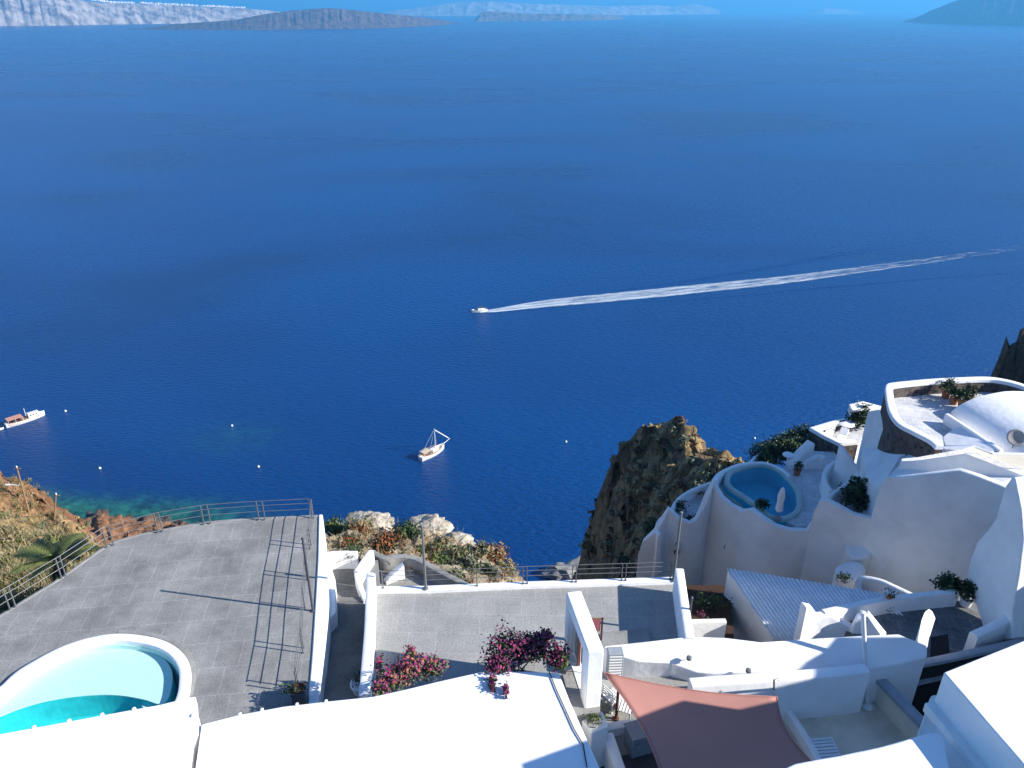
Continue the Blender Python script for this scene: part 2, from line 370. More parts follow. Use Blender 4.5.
# ------------------------------------------------------------------ sea
def sstep(a, b, x): t = np.clip((x-a)/(b-a), 0, 1); return t*t*(3-2*t)
SHORE = [(-200, 222), (-160, 216), (-138, 211), (-120, 208), (-104, 203), (-88, 192), (-70, 180), (-45, 160), (-20, 140), (10, 130)]
def sea():
    m = bpy.data.materials.new('sea_water'); m.use_nodes = True; nt = m.node_tree; b = nt.nodes['Principled BSDF']
    N = nt.nodes.new; L = nt.links.new
    g = N('ShaderNodeNewGeometry')
    at = N('ShaderNodeAttribute'); at.attribute_name = 'shallow'
    # body colour of the deep water with slow drifting bands
    mp = N('ShaderNodeMapping'); mp.inputs['Scale'].default_value = (.0022, .0046, 1); mp.inputs['Rotation'].default_value = (0, 0, R(8))
    L(g.outputs['Position'], mp.inputs['Vector'])
    n = N('ShaderNodeTexNoise'); n.inputs['Scale'].default_value = 1; n.inputs['Detail'].default_value = 5; n.inputs['Distortion'].default_value = .8
    L(mp.outputs[0], n.inputs['Vector'])
    r = N('ShaderNodeValToRGB'); r.color_ramp.elements[0].position = .36; r.color_ramp.elements[1].position = .62
    r.color_ramp.elements[0].color = (.0003, .030, .135, 1); r.color_ramp.elements[1].color = (.0004, .050, .195, 1)
    L(n.outputs['Fac'], r.inputs['Fac'])
    n2 = N('ShaderNodeTexNoise'); n2.inputs['Scale'].default_value = .16; n2.inputs['Detail'].default_value = 7; n2.inputs['Roughness'].default_value = .7
    L(g.outputs['Position'], n2.inputs['Vector'])
    r2 = N('ShaderNodeValToRGB'); r2.color_ramp.elements[0].position = .40; r2.color_ramp.elements[1].position = .6
    r2.color_ramp.elements[0].color = (.006, .045, .05, 1); r2.color_ramp.elements[1].color = (.022, .16, .115, 1)
    L(n2.outputs['Fac'], r2.inputs['Fac'])
    mx = N('ShaderNodeMix'); mx.data_type = 'RGBA'; L(at.outputs['Fac'], mx.inputs['Factor']); L(r.outputs[0], mx.inputs[6]); L(r2.outputs[0], mx.inputs[7])
    L(mx.outputs[2], b.inputs['Base Color'])
    b.inputs['IOR'].default_value = 1.33; b.inputs['Specular IOR Level'].default_value = .42
    rr = N('ShaderNodeMapRange'); rr.inputs[1].default_value = .35; rr.inputs[2].default_value = .65; rr.inputs[3].default_value = .27; rr.inputs[4].default_value = .29
    L(n.outputs['Fac'], rr.inputs[0]); L(rr.outputs[0], b.inputs['Roughness'])
    # wind ripples
    mp2 = N('ShaderNodeMapping'); mp2.inputs['Scale'].default_value = (.30, .85, 1); mp2.inputs['Rotation'].default_value = (0, 0, R(-28)); L(g.outputs['Position'], mp2.inputs['Vector'])
    w1 = N('ShaderNodeTexNoise'); w1.inputs['Scale'].default_value = 1; w1.inputs['Detail'].default_value = 4; w1.inputs['Roughness'].default_value = .6; L(mp2.outputs[0], w1.inputs['Vector'])
    bp = N('ShaderNodeBump'); bp.inputs['Strength'].default_value = 1.0; bp.inputs['Distance'].default_value = 1.1
    L(w1.outputs['Fac'], bp.inputs['Height']); L(bp.outputs['Normal'], b.inputs['Normal'])
    M['sea'] = m
    # rings out to the horizon
    rad = [0, 60, 90]+list(np.arange(100, 420, 8))+[450, 520, 640, 900, 1400, 2400, 4500, 9000, 18000, 34000, 60000, 84000]
    na = 220; V = [(0, 0, 0)]; Fc = []
    for q in rad[1:]:
        for k in range(na):
            a = 2*math.pi*k/na; V.append((q*math.cos(a), q*math.sin(a), 0))
    for k in range(na): Fc.append((0, 1+k, 1+(k+1) % na))
    for i in range(len(rad)-2):
        for k in range(na): Fc.append((1+i*na+k, 1+(i+1)*na+k, 1+(i+1)*na+(k+1) % na, 1+i*na+(k+1) % na))
    me = bpy.data.meshes.new('sea'); me.from_pydata(V, [], Fc); me.materials.append(m)
    A = np.array(V); sh = np.array(catmull([Vector((x, y, 0)) for x, y in SHORE], 10))
    d = np.min(np.linalg.norm(A[:, None, :2]-sh[None, :, :2], axis=2), axis=1)
    inside = A[:, 1] < np.interp(A[:, 0], [s[0] for s in SHORE], [s[1] for s in SHORE])
    d = np.where(inside & (A[:, 0] < 10), 0, d)
    wdt = np.interp(A[:, 0], [-150, -115, -67, -25, 5], [16, 24, 40, 24, 8])
    s = 1-sstep(.12, 1.0, d/(wdt*.75)); s = s*np.interp(A[:, 0], [-40, 0], [1, 0.0])
    # the pale reef a little way off shore
    s = np.maximum(s, .22*np.exp(-(((A[:, 0]+108)/16)**2+((A[:, 1]-262)/12)**2)))
    at_ = me.attributes.new('shallow', 'FLOAT', 'POINT'); at_.data.foreach_set('value', s.astype(np.float32))
    o = bpy.data.objects.new('sea', me); COL.objects.link(o); tag(o, kind='structure')
sea()

# ------------------------------------------------------------------ hillside
CP_ = []
def cp(px, py, t): CP_.append(tuple(PT(px, py, t)))
def ch(x, y, h): CP_.append((x, y, CAMZ-h))
# left bank and the red hill
for a in [(0, 560, 42), (-60, 600, 36), (-60, 520, 75), (-60, 470, 120), (40, 541, 46), (78, 531, 50), (92, 545, 46), (0, 520, 62), (40, 516, 72), (20, 500, 88), (0, 497, 98), (40, 503, 104), (0, 481, 114), (21, 483, 116), (37, 489, 117), (50, 498, 118), (58, 507, 119), (64, 514, 118),
          (75, 522, 105), (90, 534, 110), (110, 527, 170), (100, 521, 205), (140, 524, 212), (170, 527, 205), (125, 540, 120), (80, 512, 235)]: cp(*a)
for px, py in [(76, 507), (88, 505), (110, 505), (133, 510), (152, 512.5), (170, 514), (190, 518), (205, 523)]:
    v = S(px, py); CP_.append((v.x, v.y, .4)); CP_.append((v.x*1.06, v.y*1.06, -5))
for x, y, z in [(-105, 150, 6), (-100, 135, 25), (-128, 165, 12), (-140, 200, 3), (-170, 150, 25), (-150, 190, -2), (-180, 260, -8), (-120, 240, -8), (-60, 200, -9), (-30, 190, -9), (-75, 160, 4), (-50, 150, -2), (-80, 110, 30), (-60, 80, 60), (-45, 120, 10), (-30, 100, 20), (-30, 160, -8), (-35, 60, 85), (-200, 220, -8)]: CP_.append((x, y, z))
# under the terraces
for x, y, h in [(-30, 15, 20.5), (-22, 22, 21.8), (-17, 25.5, 22.2), (-12, 28, 22.8), (-20, 8, 22), (-8, 20, 23), (0, 20, 24), (5, 12, 24), (12, 14, 25), (0, 26, 23.6), (8, 22, 25), (14, 20, 25), (0, 5, 20), (20, 10, 20), (30, 15, 16), (-40, 5, 15),
                (10, 27, 25.5), (15, 32, 31), (12, 36, 34), (22, 36, 33), (30, 36, 29), (20, 44, 33.5), (30, 44, 28), (38, 44, 27), (15, 50, 38), (24, 52, 35), (34, 54, 34), (50, 50, 28), (45, 30, 18), (28, 24, 22), (0, 34, 36), (4, 30, 28), (5, 42, 45), (8, 50, 55)]: ch(x, y, h)
# outcrop below the middle terrace
for a in [(335, 549, 33), (350, 545, 34), (385, 552, 34), (420, 566, 33), (455, 575, 32.5), (500, 583, 32.2), (322, 530, 36), (345, 512, 43), (352, 513, 43.5), (385, 520, 43), (405, 524, 42), (430, 523, 42.5), (455, 533, 41.5), (475, 545, 40), (500, 553, 39), (514, 573, 36), (440, 540, 38), (400, 540, 38), (355, 528, 39), (490, 565, 36)]: cp(*a)
for x, y, z in [(-9, 41, 116), (-5, 41, 116), (-1, 39, 116), (2, 35, 118), (-13, 36, 116), (-9, 48, 100), (-3, 48, 98), (3, 44, 100), (-10, 60, 70), (0, 60, 66), (-10, 85, 30), (0, 90, 20), (0, 120, -3), (5, 160, -8), (0, 200, -10), (15, 190, -9), (25, 205, -9), (-14, 45, 108), (-18, 40, 112)]: CP_.append((x, y, z))
# headland
for a in [(750, 452, 78), (726, 440, 88), (704, 427, 97), (684, 417, 102), (671, 412, 104), (655, 424, 106), (640, 425, 106.5), (622, 432, 107), (612, 447, 105), (606, 468, 107), (600, 492, 114), (690, 452, 90), (660, 455, 96.5), (640, 450, 101), (640, 470, 97), (620, 470, 101), (655, 480, 91), (690, 480, 78), (660, 500, 84), (630, 500, 97), (612, 500, 106), (595, 510, 135), (588, 535, 170), (583, 558, 200), (610, 535, 140), (640, 530, 96), (620, 560, 130), (640, 560, 85)]: cp(*a)
for x, y, z in [(26, 110, 75), (34, 115, 55), (20, 118, 70), (16, 130, 45), (30, 135, 10), (25, 160, -6), (45, 130, 0), (14, 150, 20), (17, 175, -4), (10, 140, 18), (6, 120, 8), (3, 105, 25), (40, 105, 50), (50, 110, 15), (40, 160, -10), (45, 95, 40), (14, 185, 0), (16, 172, 6)]: CP_.append((x, y, z))
# behind the villa and the crag at the right
for x, y, z in [(35, 66, 100), (28, 62, 104), (45, 75, 80), (55, 60, 110), (36, 85, 55), (60, 90, 50), (60, 120, -4), (62, 104, 8), (70, 60, 118), (90, 60, 125), (110, 80, 112), (72, 100, 30), (75, 135, -5), (85, 125, 10), (100, 140, 0), (120, 130, 40), (150, 150, -5), (60, 200, -10), (120, 220, -10), (0, 260, -12), (-60, 280, -12), (150, 260, -12)]: CP_.append((x, y, z))
for a in [(1002, 366, 117), (1008, 340, 117), (1013, 329, 117), (1026, 323, 117), (1045, 320, 116), (1080, 325, 112), (1016, 372, 105), (1040, 372, 98), (1100, 380, 85)]: cp(*a)
CPA = np.array(CP_)
def rbf_fit(C):
    n = len(C); D = np.linalg.norm(C[:, None, :2]-C[None, :, :2], axis=2)
    A = np.zeros((n+3, n+3)); A[:n, :n] = D-np.eye(n)*.02; A[:n, n] = 1; A[:n, n+1:] = C[:, :2]; A[n, :n] = 1; A[n+1:, :n] = C[:, :2].T
    return np.linalg.solve(A, np.concatenate([C[:, 2], [0, 0, 0]]))
RW = rbf_fit(CPA)
def ground(X, Y):
    X = np.atleast_1d(X).astype(float); Y = np.atleast_1d(Y).astype(float); out = np.empty(len(X)); n = len(CPA)
    for i in range(0, len(X), 20000):
        x, y = X[i:i+20000], Y[i:i+20000]
        D = np.hypot(x[:, None]-CPA[None, :, 0], y[:, None]-CPA[None, :, 1])
        out[i:i+20000] = D@RW[:n]+RW[n]+RW[n+1]*x+RW[n+2]*y
    return out
def gz(x, y): return float(ground(x, y)[0])
def hillside():
    na, nr = 560, 300
    az = np.linspace(R(-52), R(50), na); rr = 14*np.exp(np.linspace(0, math.log(340/14), nr))
    AZ, RR = np.meshgrid(az, rr); X = (RR*np.sin(AZ)).ravel(); Y = (RR*np.cos(AZ)).ravel(); Z = ground(X, Y)
    Rv = RR.ravel()
    V = np.stack([X, Y, Z], 1)
    built = ((X > -19) & (X < 16) & (Y < 27))
    amp = np.clip(Rv*.014, .3, 2.0)
    hdm = (X > 10) & (X < 42) & (Y > 58); amp = np.where(hdm, amp*1.15, amp); amp = np.where(built, .1, amp)
    out = V.copy()
    for i in range(len(V)):
        p = V[i]; s = 5.5/amp[i]/2.2
        q = Vector((p[0]*s*.35, p[1]*s*.35, p[2]*s*.35))
        f = (noise.turbulence(q*.7, 5, False)-.75)*1.3
        g = noise.noise(q*.3)*1.0-.3
        out[i, 2] = p[2]+amp[i]*(f*.9+g)
        out[i, 0] = p[0]+amp[i]*noise.noise(q*2.1+Vector((9, 3, 1)))*.7
        out[i, 1] = p[1]+amp[i]*noise.noise(q*2.1+Vector((2, 8, 5)))*.7
    # keep the ground under the floors
    lim = ((X > -18) & (X < 18) & (Y < 26))
    out[lim, 2] = np.minimum(out[lim, 2], CAMZ-21.9)
    yw = [P(*q, 21.3) for q in [(372, 551), (384, 557), (400, 555.5), (416, 558), (432, 566.5), (450, 576), (472, 587)]]
    yy = np.interp(X, [q.x for q in yw], [q.y for q in yw]); yl = (X > yw[0].x-.3) & (X < yw[-1].x+.3) & (Y < yy+.02)
    out[yl, 2] = np.minimum(out[yl, 2], CAMZ-22.2)
    ln = (X > -9) & (X < yw[0].x) & (Y < 26.6); out[ln, 2] = np.minimum(out[ln, 2], CAMZ-21.9)
    lv = ((X > 13) & (X < 40) & (Y > 38) & (Y < 53)); out[lv, 2] = np.minimum(out[lv, 2], CAMZ-np.interp(X[lv], [13, 24, 25, 40], [31.8, 31, 25, 25]))
    Fc = [(j*na+i, j*na+i+1, (j+1)*na+i+1, (j+1)*na+i) for j in range(nr-1) for i in range(na-1)]
    me = bpy.data.meshes.new('hillside'); me.from_pydata(out.tolist(), [], Fc)
    # soil colours of the different parts of the slope
    c = np.empty((len(V), 3)); X, Y, Z = out[:, 0], out[:, 1], out[:, 2]
    dark = np.array([.21, .155, .115]); red = np.array([.29, .155, .09]); tan = np.array([.34, .245, .13]); pale = np.array([.50, .43, .33]); grey = np.array([.10, .09, .085])
    azv = np.degrees(np.arctan2(X, Y)); rv = np.hypot(X, Y)
    nz = np.array([noise.noise(Vector((a*.06, b*.06, d*.06))) for a, b, d in out]); nz2 = np.array([noise.noise(Vector((a*.35, b*.35, d*.35))) for a, b, d in out])
    fl = sstep(92, 112, rv+nz*30)                                   # left: near tan bank, red farther out
    left = tan[None]*(1-fl[:, None])+red[None]*fl[:, None]
    pr = sstep(.05, .3, nz2)*(1-fl); left = left*(1-pr[:, None]*.6)+pale[None]*pr[:, None]*.6
    shr = sstep(7, 2.5, Z+nz2*2); shr = 1-sstep(2.0, 6, Z+nz2*3); left = left*(1-shr[:, None])+grey[None]*shr[:, None]
    mid = pale[None]*np.ones_like(c); mid = mid*(1-.5*sstep(-.1, .25, nz2)[:, None])+tan[None]*.5*sstep(-.1, .25, nz2)[:, None]
    hd = dark[None]*np.ones_like(c); tp = sstep(55, 88, Z+nz*25)*sstep(-.45, .0, nz2+nz*.5); hd = hd*(1-tp[:, None])+tan[None]*tp[:, None]*1.0
    ml = (azv < -19)[:, None]; mm = ((azv >= -19) & (azv < 4) & (rv < 56))[:, None]
    c = np.where(ml, left, np.where(mm, mid, hd))
    cr = (X > 55)[:, None]; c = np.where(cr, dark*.7, c)
    at = me.attributes.new('soil', 'FLOAT_COLOR', 'POINT'); at.data.foreach_set('color', np.concatenate([c, np.ones((len(c), 1))], 1).astype(np.float32).ravel())
    me.polygons.foreach_set('use_smooth', [True]*len(me.polygons))
    m = bpy.data.materials.new('volcanic_ground'); m.use_nodes = True; nt = m.node_tree; b = nt.nodes['Principled BSDF']; N = nt.nodes.new; L = nt.links.new
    a = N('ShaderNodeAttribute'); a.attribute_name = 'soil'; g = N('ShaderNodeNewGeometry')
    n1 = N('ShaderNodeTexNoise'); n1.inputs['Scale'].default_value = .9; n1.inputs['Detail'].default_value = 9; n1.inputs['Roughness'].default_value = .72; L(g.outputs['Position'], n1.inputs['Vector'])
    rp = N('ShaderNodeValToRGB'); rp.color_ramp.elements[0].position = .36; rp.color_ramp.elements[0].color = (.42, .40, .36, 1); rp.color_ramp.elements[1].position = .64; rp.color_ramp.elements[1].color = (1.25, 1.2, 1.1, 1)
    L(n1.outputs['Fac'], rp.inputs['Fac'])
    mx = N('ShaderNodeMix'); mx.data_type = 'RGBA'; mx.blend_type = 'MULTIPLY'; mx.inputs['Factor'].default_value = 1; L(a.outputs['Color'], mx.inputs[6]); L(rp.outputs['Color'], mx.inputs[7])
    L(mx.outputs[2], b.inputs['Base Color']); b.inputs['Roughness'].default_value = .95; b.inputs['Specular IOR Level'].default_value = .1
    bp = N('ShaderNodeBump'); bp.inputs['Strength'].default_value = .9; bp.inputs['Distance'].default_value = .5; L(n1.outputs['Fac'], bp.inputs['Height']); L(bp.outputs['Normal'], b.inputs['Normal'])
    me.materials.append(m)
    o = bpy.data.objects.new('hillside', me); COL.objects.link(o); tag(o, kind='structure')
    return out, me
HV, HM = hillside()
from mathutils.bvhtree import BVHTree
HB = BVHTree.FromPolygons([Vector(v) for v in HV], [tuple(p.vertices) for p in HM.polygons])
CAMV = Vector((0, 0, CAMZ))
def hit(px, py):
    x, f, d = ray(px, py); r = HB.ray_cast(CAMV, Vector((x, f, -d)).normalized(), 2000)
    return r[0]
def drop(x, y):
    r = HB.ray_cast(Vector((x, y, 300)), Vector((0, 0, -1)), 1000); return r[0] if r[0] else Vector((x, y, 100))

# ------------------------------------------------------------------ far islands
def far_mat(name, c1, c2, streak, white=False):
    m = bpy.data.materials.new(name); m.use_nodes = True; nt = m.node_tree; b = nt.nodes['Principled BSDF']; N = nt.nodes.new; L = nt.links.new
    g = N('ShaderNodeNewGeometry'); mp = N('ShaderNodeMapping'); mp.inputs['Scale'].default_value = (streak, streak, streak*.28); L(g.outputs['Position'], mp.inputs['Vector'])
    n = N('ShaderNodeTexNoise'); n.inputs['Scale'].default_value = 1; n.inputs['Detail'].default_value = 8; n.inputs['Roughness'].default_value = .65; L(mp.outputs[0], n.inputs['Vector'])
    r = N('ShaderNodeValToRGB'); r.color_ramp.elements[0].position = .38; r.color_ramp.elements[1].position = .62
    r.color_ramp.elements[0].color = (*c1, 1); r.color_ramp.elements[1].color = (*c2, 1); L(n.outputs['Fac'], r.inputs['Fac']); L(r.outputs[0], b.inputs['Base Color'])
    b.inputs['Roughness'].default_value = 1; b.inputs['Specular IOR Level'].default_value = 0
    return m
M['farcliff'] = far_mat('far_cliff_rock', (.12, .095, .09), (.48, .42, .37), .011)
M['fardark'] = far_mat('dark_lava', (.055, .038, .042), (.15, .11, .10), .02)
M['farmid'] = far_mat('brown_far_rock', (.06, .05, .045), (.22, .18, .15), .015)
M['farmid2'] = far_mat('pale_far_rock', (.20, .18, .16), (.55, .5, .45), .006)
def island(name, prof, matn, back, nsub=160, rough=.10, seed=0, cliff=.35):
    prof = np.array(prof, float); px = np.linspace(prof[0, 0], prof[-1, 0], nsub)
    bp = np.interp(px, prof[:, 0], prof[:, 1]); tp = np.interp(px, prof[:, 0], prof[:, 2])
    rows = 13; V = []; Fc = []
    for i in range(nsub):
        t0 = CAMZ*F/(CP*(bp[i]-HOR)); base = PT(px[i], bp[i], t0)
        top = PT(px[i], tp[i]+.5*noise.noise(Vector((px[i]*.13, seed, 0)))+.3*noise.noise(Vector((px[i]*.5, seed, 4))), t0*1.0+back)
        dirv = Vector((base.x, base.y, 0)).normalized()
        ht = max(top.z, 2)
        for j in range(rows):
            f = j/(rows-1)
            if f <= .55:
                g = f/.55; prf = (1-cliff)*g+cliff*min(1, g**.45)
                gul = (noise.noise(Vector((px[i]*.22, g*1.2+seed, 7)))+.5*noise.noise(Vector((px[i]*.7, g*2+seed, 3))))*back*.12*math.sin(math.pi*min(1, g*1.0))
                p = base+dirv*(back*g+gul); p.z = -3+(ht+3)*prf*(1-rough*.5*(1-abs(2*g-1))*(1+noise.noise(Vector((px[i]*.5, g*4, seed)))))
            else:
                g = (f-.55)/.45; p = base+dirv*(back+back*2.2*g); p.z = ht*(1-g)-6*g
            V.append(p)
    for i in range(nsub-1):
        for j in range(rows-1): Fc.append((i*rows+j, (i+1)*rows+j, (i+1)*rows+j+1, i*rows+j+1))
    o = obj(name, (V, Fc), matn, None, 179); tag(o, kind='structure'); return o
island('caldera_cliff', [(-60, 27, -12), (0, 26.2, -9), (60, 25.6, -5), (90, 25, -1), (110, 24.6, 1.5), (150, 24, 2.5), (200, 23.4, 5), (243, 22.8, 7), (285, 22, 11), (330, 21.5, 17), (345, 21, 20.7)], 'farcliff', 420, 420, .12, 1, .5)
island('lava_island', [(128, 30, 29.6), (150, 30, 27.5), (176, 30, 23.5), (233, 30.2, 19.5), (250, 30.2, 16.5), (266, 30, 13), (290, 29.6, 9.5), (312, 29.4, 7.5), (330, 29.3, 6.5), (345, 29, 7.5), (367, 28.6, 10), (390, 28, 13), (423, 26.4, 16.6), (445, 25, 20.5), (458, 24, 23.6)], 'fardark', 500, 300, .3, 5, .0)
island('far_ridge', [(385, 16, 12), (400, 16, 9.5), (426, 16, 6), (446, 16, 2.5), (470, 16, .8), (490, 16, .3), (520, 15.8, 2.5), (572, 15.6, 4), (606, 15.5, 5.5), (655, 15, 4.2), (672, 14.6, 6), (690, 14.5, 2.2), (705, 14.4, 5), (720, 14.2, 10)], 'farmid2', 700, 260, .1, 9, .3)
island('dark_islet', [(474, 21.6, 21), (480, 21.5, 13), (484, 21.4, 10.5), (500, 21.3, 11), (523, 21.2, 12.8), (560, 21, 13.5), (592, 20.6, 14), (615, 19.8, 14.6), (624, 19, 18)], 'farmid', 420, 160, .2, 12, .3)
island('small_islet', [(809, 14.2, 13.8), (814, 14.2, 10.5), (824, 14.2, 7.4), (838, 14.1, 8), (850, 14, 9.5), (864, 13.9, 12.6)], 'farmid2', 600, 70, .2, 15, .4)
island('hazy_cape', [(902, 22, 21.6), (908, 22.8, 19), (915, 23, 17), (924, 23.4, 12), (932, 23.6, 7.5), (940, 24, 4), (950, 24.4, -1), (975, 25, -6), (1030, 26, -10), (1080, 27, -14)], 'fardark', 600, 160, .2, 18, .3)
# white villages along the far rim
def village(name, x0, x1, prof, n, back, label):
    V = []; Fc = []; prof = np.array(prof, float)
    for i in range(n):
        px = x0+(x1-x0)*random.random(); b = np.interp(px, prof[:, 0], prof[:, 1]); tp = np.interp(px, prof[:, 0], prof[:, 2])
        t0 = CAMZ*F/(CP*(b-HOR)); c = PT(px, tp+.35+abs(random.gauss(0, .35)), t0+back*.97); s = random.uniform(14, 34)*t0/8000
        g = box(c, (s, s, s*.55)); k = len(V); V += g[0]; Fc += [tuple(a+k for a in f) for f in g[1]]
    o = obj(name, (V, Fc), 'white'); tag(o, label, 'village', kind='stuff')
village('far_village', 90, 245, [(-60, 27, -12), (0, 26.2, -9), (60, 25.6, -5), (90, 25, -1), (110, 24.6, 1.5), (150, 24, 2.5), (200, 23.4, 5), (243, 22.8, 7), (285, 22, 11)], 130, 420, 'white village houses strung along the top of the left caldera cliff')
village('far_village', 640, 680, [(600, 15.5, 8.5), (655, 15, 8.5), (690, 14.5, 8.2)], 70, 600, 'white cluster of houses on the far ridge right of the middle')

# ------------------------------------------------------------------ boats, wake, buoys
def hull(c, ang, L_, W_, H_, sheer=.35):
    V = []; Fc = []; ns = 13; c = Vector(c); ca, sa = math.cos(ang), math.sin(ang)
    def tr(x, y, z): return c+Vector((x*ca-y*sa, x*sa+y*ca, z))
    prof = [(0, -.35), (.55, -.3), (.9, .25), (1, 1), (.93, 1), (.9, .78)]
    ring = []
    for i in range(ns):
        u = i/(ns-1); x = (u-.5)*L_; wd = W_/2*(min(1, .62+u*1.2) if u < .32 else (1-max(0, (u-.45)/.55)**2.3)); wd = max(wd, .03)
        zt = H_*(1+sheer*(2*u-1)**2*(1.2 if u > .5 else .5)); row = []
        for sgn in (-1, 1):
            for a, z in (prof if sgn < 0 else prof[::-1]): row.append(len(V)); V.append(tr(x+(.12*H_*(z) if u > .9 else 0), sgn*a*wd, z*zt if z > 0 else z*H_))
        ring.append(row)
    m = len(ring[0])
    for i in range(ns-1):
        for j in range(m-1): Fc.append((ring[i][j], ring[i][j+1], ring[i+1][j+1], ring[i+1][j]))
        Fc.append((ring[i][m-1], ring[i][0], ring[i+1][0], ring[i+1][m-1]))
    Fc.append(tuple(ring[0])); Fc.append(tuple(ring[-1])[::-1])
    return (V, Fc), tr
def excursion_boat():
    a, b = S(6, 427.5), S(45, 415); ang = math.atan2(b.y-a.y, b.x-a.x); c = (a+b)/2; L_ = (b-a).length; 
    L_ = min(L_, 18)
    t = thing('excursion_boat', c, 'long cream and white excursion boat anchored at the left edge of the bay', 'boat')
    (g, tr) = hull(c, ang, L_, 4.3, 1.5); obj('hull', g, 'hullw', t, 40)
    def bx(x, y, z, sx_, sy_, sz_): return box(tr(x, y, z), (sx_, sy_, sz_), ang)
    obj('rubbing_strake', join(bx(-.5, -2.17, 1.0, L_*.7, .08, .2), bx(-.5, 2.17, 1.0, L_*.7, .08, .2)), 'hullc', t)
    obj('deck', bx(-.6, 0, 1.35, L_*.78, 3.6, .1), 'deck', t)
    obj('cabin', bx(3.2, 0, 2.1, 4.2, 2.6, 1.5), 'hullw', t, bevel=.15)
    for i in range(3):
        for sd in (-1, 1): obj('window', bx(1.9+i*1.1, sd*1.31, 2.3, .7, .04, .5), 'glass', t)
    obj('awning', bx(-3.6, 0, 3.05, 5.6, 3.6, .1), 'awning', t, bevel=.04)
    for x in (-6.2, -3.6, -1.0):
        for y in (-1.6, 1.6): obj('post', bx(x, y, 2.2, .09, .09, 1.65), 'whitemetal', t)
    obj('bench', join(*[bx(-5.4+i*1.2, 0, 1.65, .5, 2.8, .45) for i in range(4)]), 'brown', t)
    obj('mast', tube([tr(.6, 0, 1.4), tr(.6, 0, 5.6)], .09, 6), 'whitemetal', t)
    obj('mooring_tender', hull(tr(-L_/2-2.2, -.5, .05), ang, 2.6, 1.2, .5)[0], 'hullw', t)
excursion_boat()
def sailing_boat():
    a, b = S(421.5, 460.5), S(443, 449); ang = math.atan2(b.y-a.y, b.x-a.x); c = (a+b)/2; L_ = 12.0; ang = R(48)
    t = thing('sailing_boat', c, 'traditional white wooden sailing boat with bare mast and bowsprit anchored below the terraces', 'boat')
    (g, tr) = hull(c, ang, L_, 4.0, 1.6, .5); obj('hull', g, 'hullw', t, 40)
    def bx(x, y, z, sx_, sy_, sz_): return box(tr(x, y, z), (sx_, sy_, sz_), ang)
    obj('deck', bx(-.3, 0, 1.38, L_*.72, 3.0, .1), 'deck', t)
    obj('cabin', bx(1.0, 0, 1.9, 3.2, 2.1, 1.0), 'hullw', t, bevel=.12)
    obj('hatch', bx(3.3, 0, 1.6, .9, .9, .3), 'awning', t)
    obj('awning', bx(-3.3, 0, 3.1, 3.6, 3.0, .1), 'hullc', t, bevel=.04)
    for x in (-4.9, -1.7):
        for y in (-1.3, 1.3): obj('post', bx(x, y, 2.2, .09, .09, 1.8), 'whitemetal', t)
    obj('mast', tube([tr(1.6, 0, 1.4), tr(1.6, 0, 10.5)], .15, 8, True, .08), 'hullw', t)
    obj('boom', tube([tr(1.5, 0, 3.6), tr(-4.2, 0, 3.9)], .1, 6), 'deck', t)
    obj('bowsprit', tube([tr(4.6, 0, 1.9), tr(9.2, 0, 3.1)], .15, 6, True, .07), 'hullw', t)
    obj('rigging', join(tube([tr(1.6, 0, 10.3), tr(9.1, 0, 3.1)], .045, 4), tube([tr(1.6, 0, 10.3), tr(.8, 1.9, 1.7)], .04, 4), tube([tr(1.6, 0, 10.3), tr(.8, -1.9, 1.7)], .04, 4), tube([tr(1.6, 0, 10.3), tr(-5.6, 0, 2.0)], .04, 4)), 'whitemetal', t)
    obj('furled_sail', tube([tr(1.9, 0, 9.6), tr(8.4, 0, 3.6)], .13, 6), 'hullw', t)
sailing_boat()
WK0 = S(484, 311); WK1 = S(1100, 236)
def speedboat():
    d = (WK0-WK1).normalized(); ang = math.atan2(d.y, d.x); c = S(479.5, 311.8)
    t = thing('speedboat', c, 'small white speedboat cutting a long foam wake across the open sea', 'boat')
    (g, tr) = hull(c, ang, 9, 2.9, 1.2, .4); obj('hull', g, 'hullw', t, 40)
    obj('cabin', box(tr(-.3, 0, 1.7), (3.0, 2.0, 1.1), ang), 'hullw', t, bevel=.15)
    obj('windscreen', box(tr(1.25, 0, 1.9), (.1, 1.8, .6), ang), 'glass', t)
    obj('canopy', box(tr(-1.0, 0, 2.75), (2.8, 2.2, .08), ang), 'darkmetal', t)
    obj('outboard_motor', box(tr(-4.6, 0, 1.0), (.6, 1.4, 1.1), ang), 'darkmetal', t, bevel=.1)
speedboat()
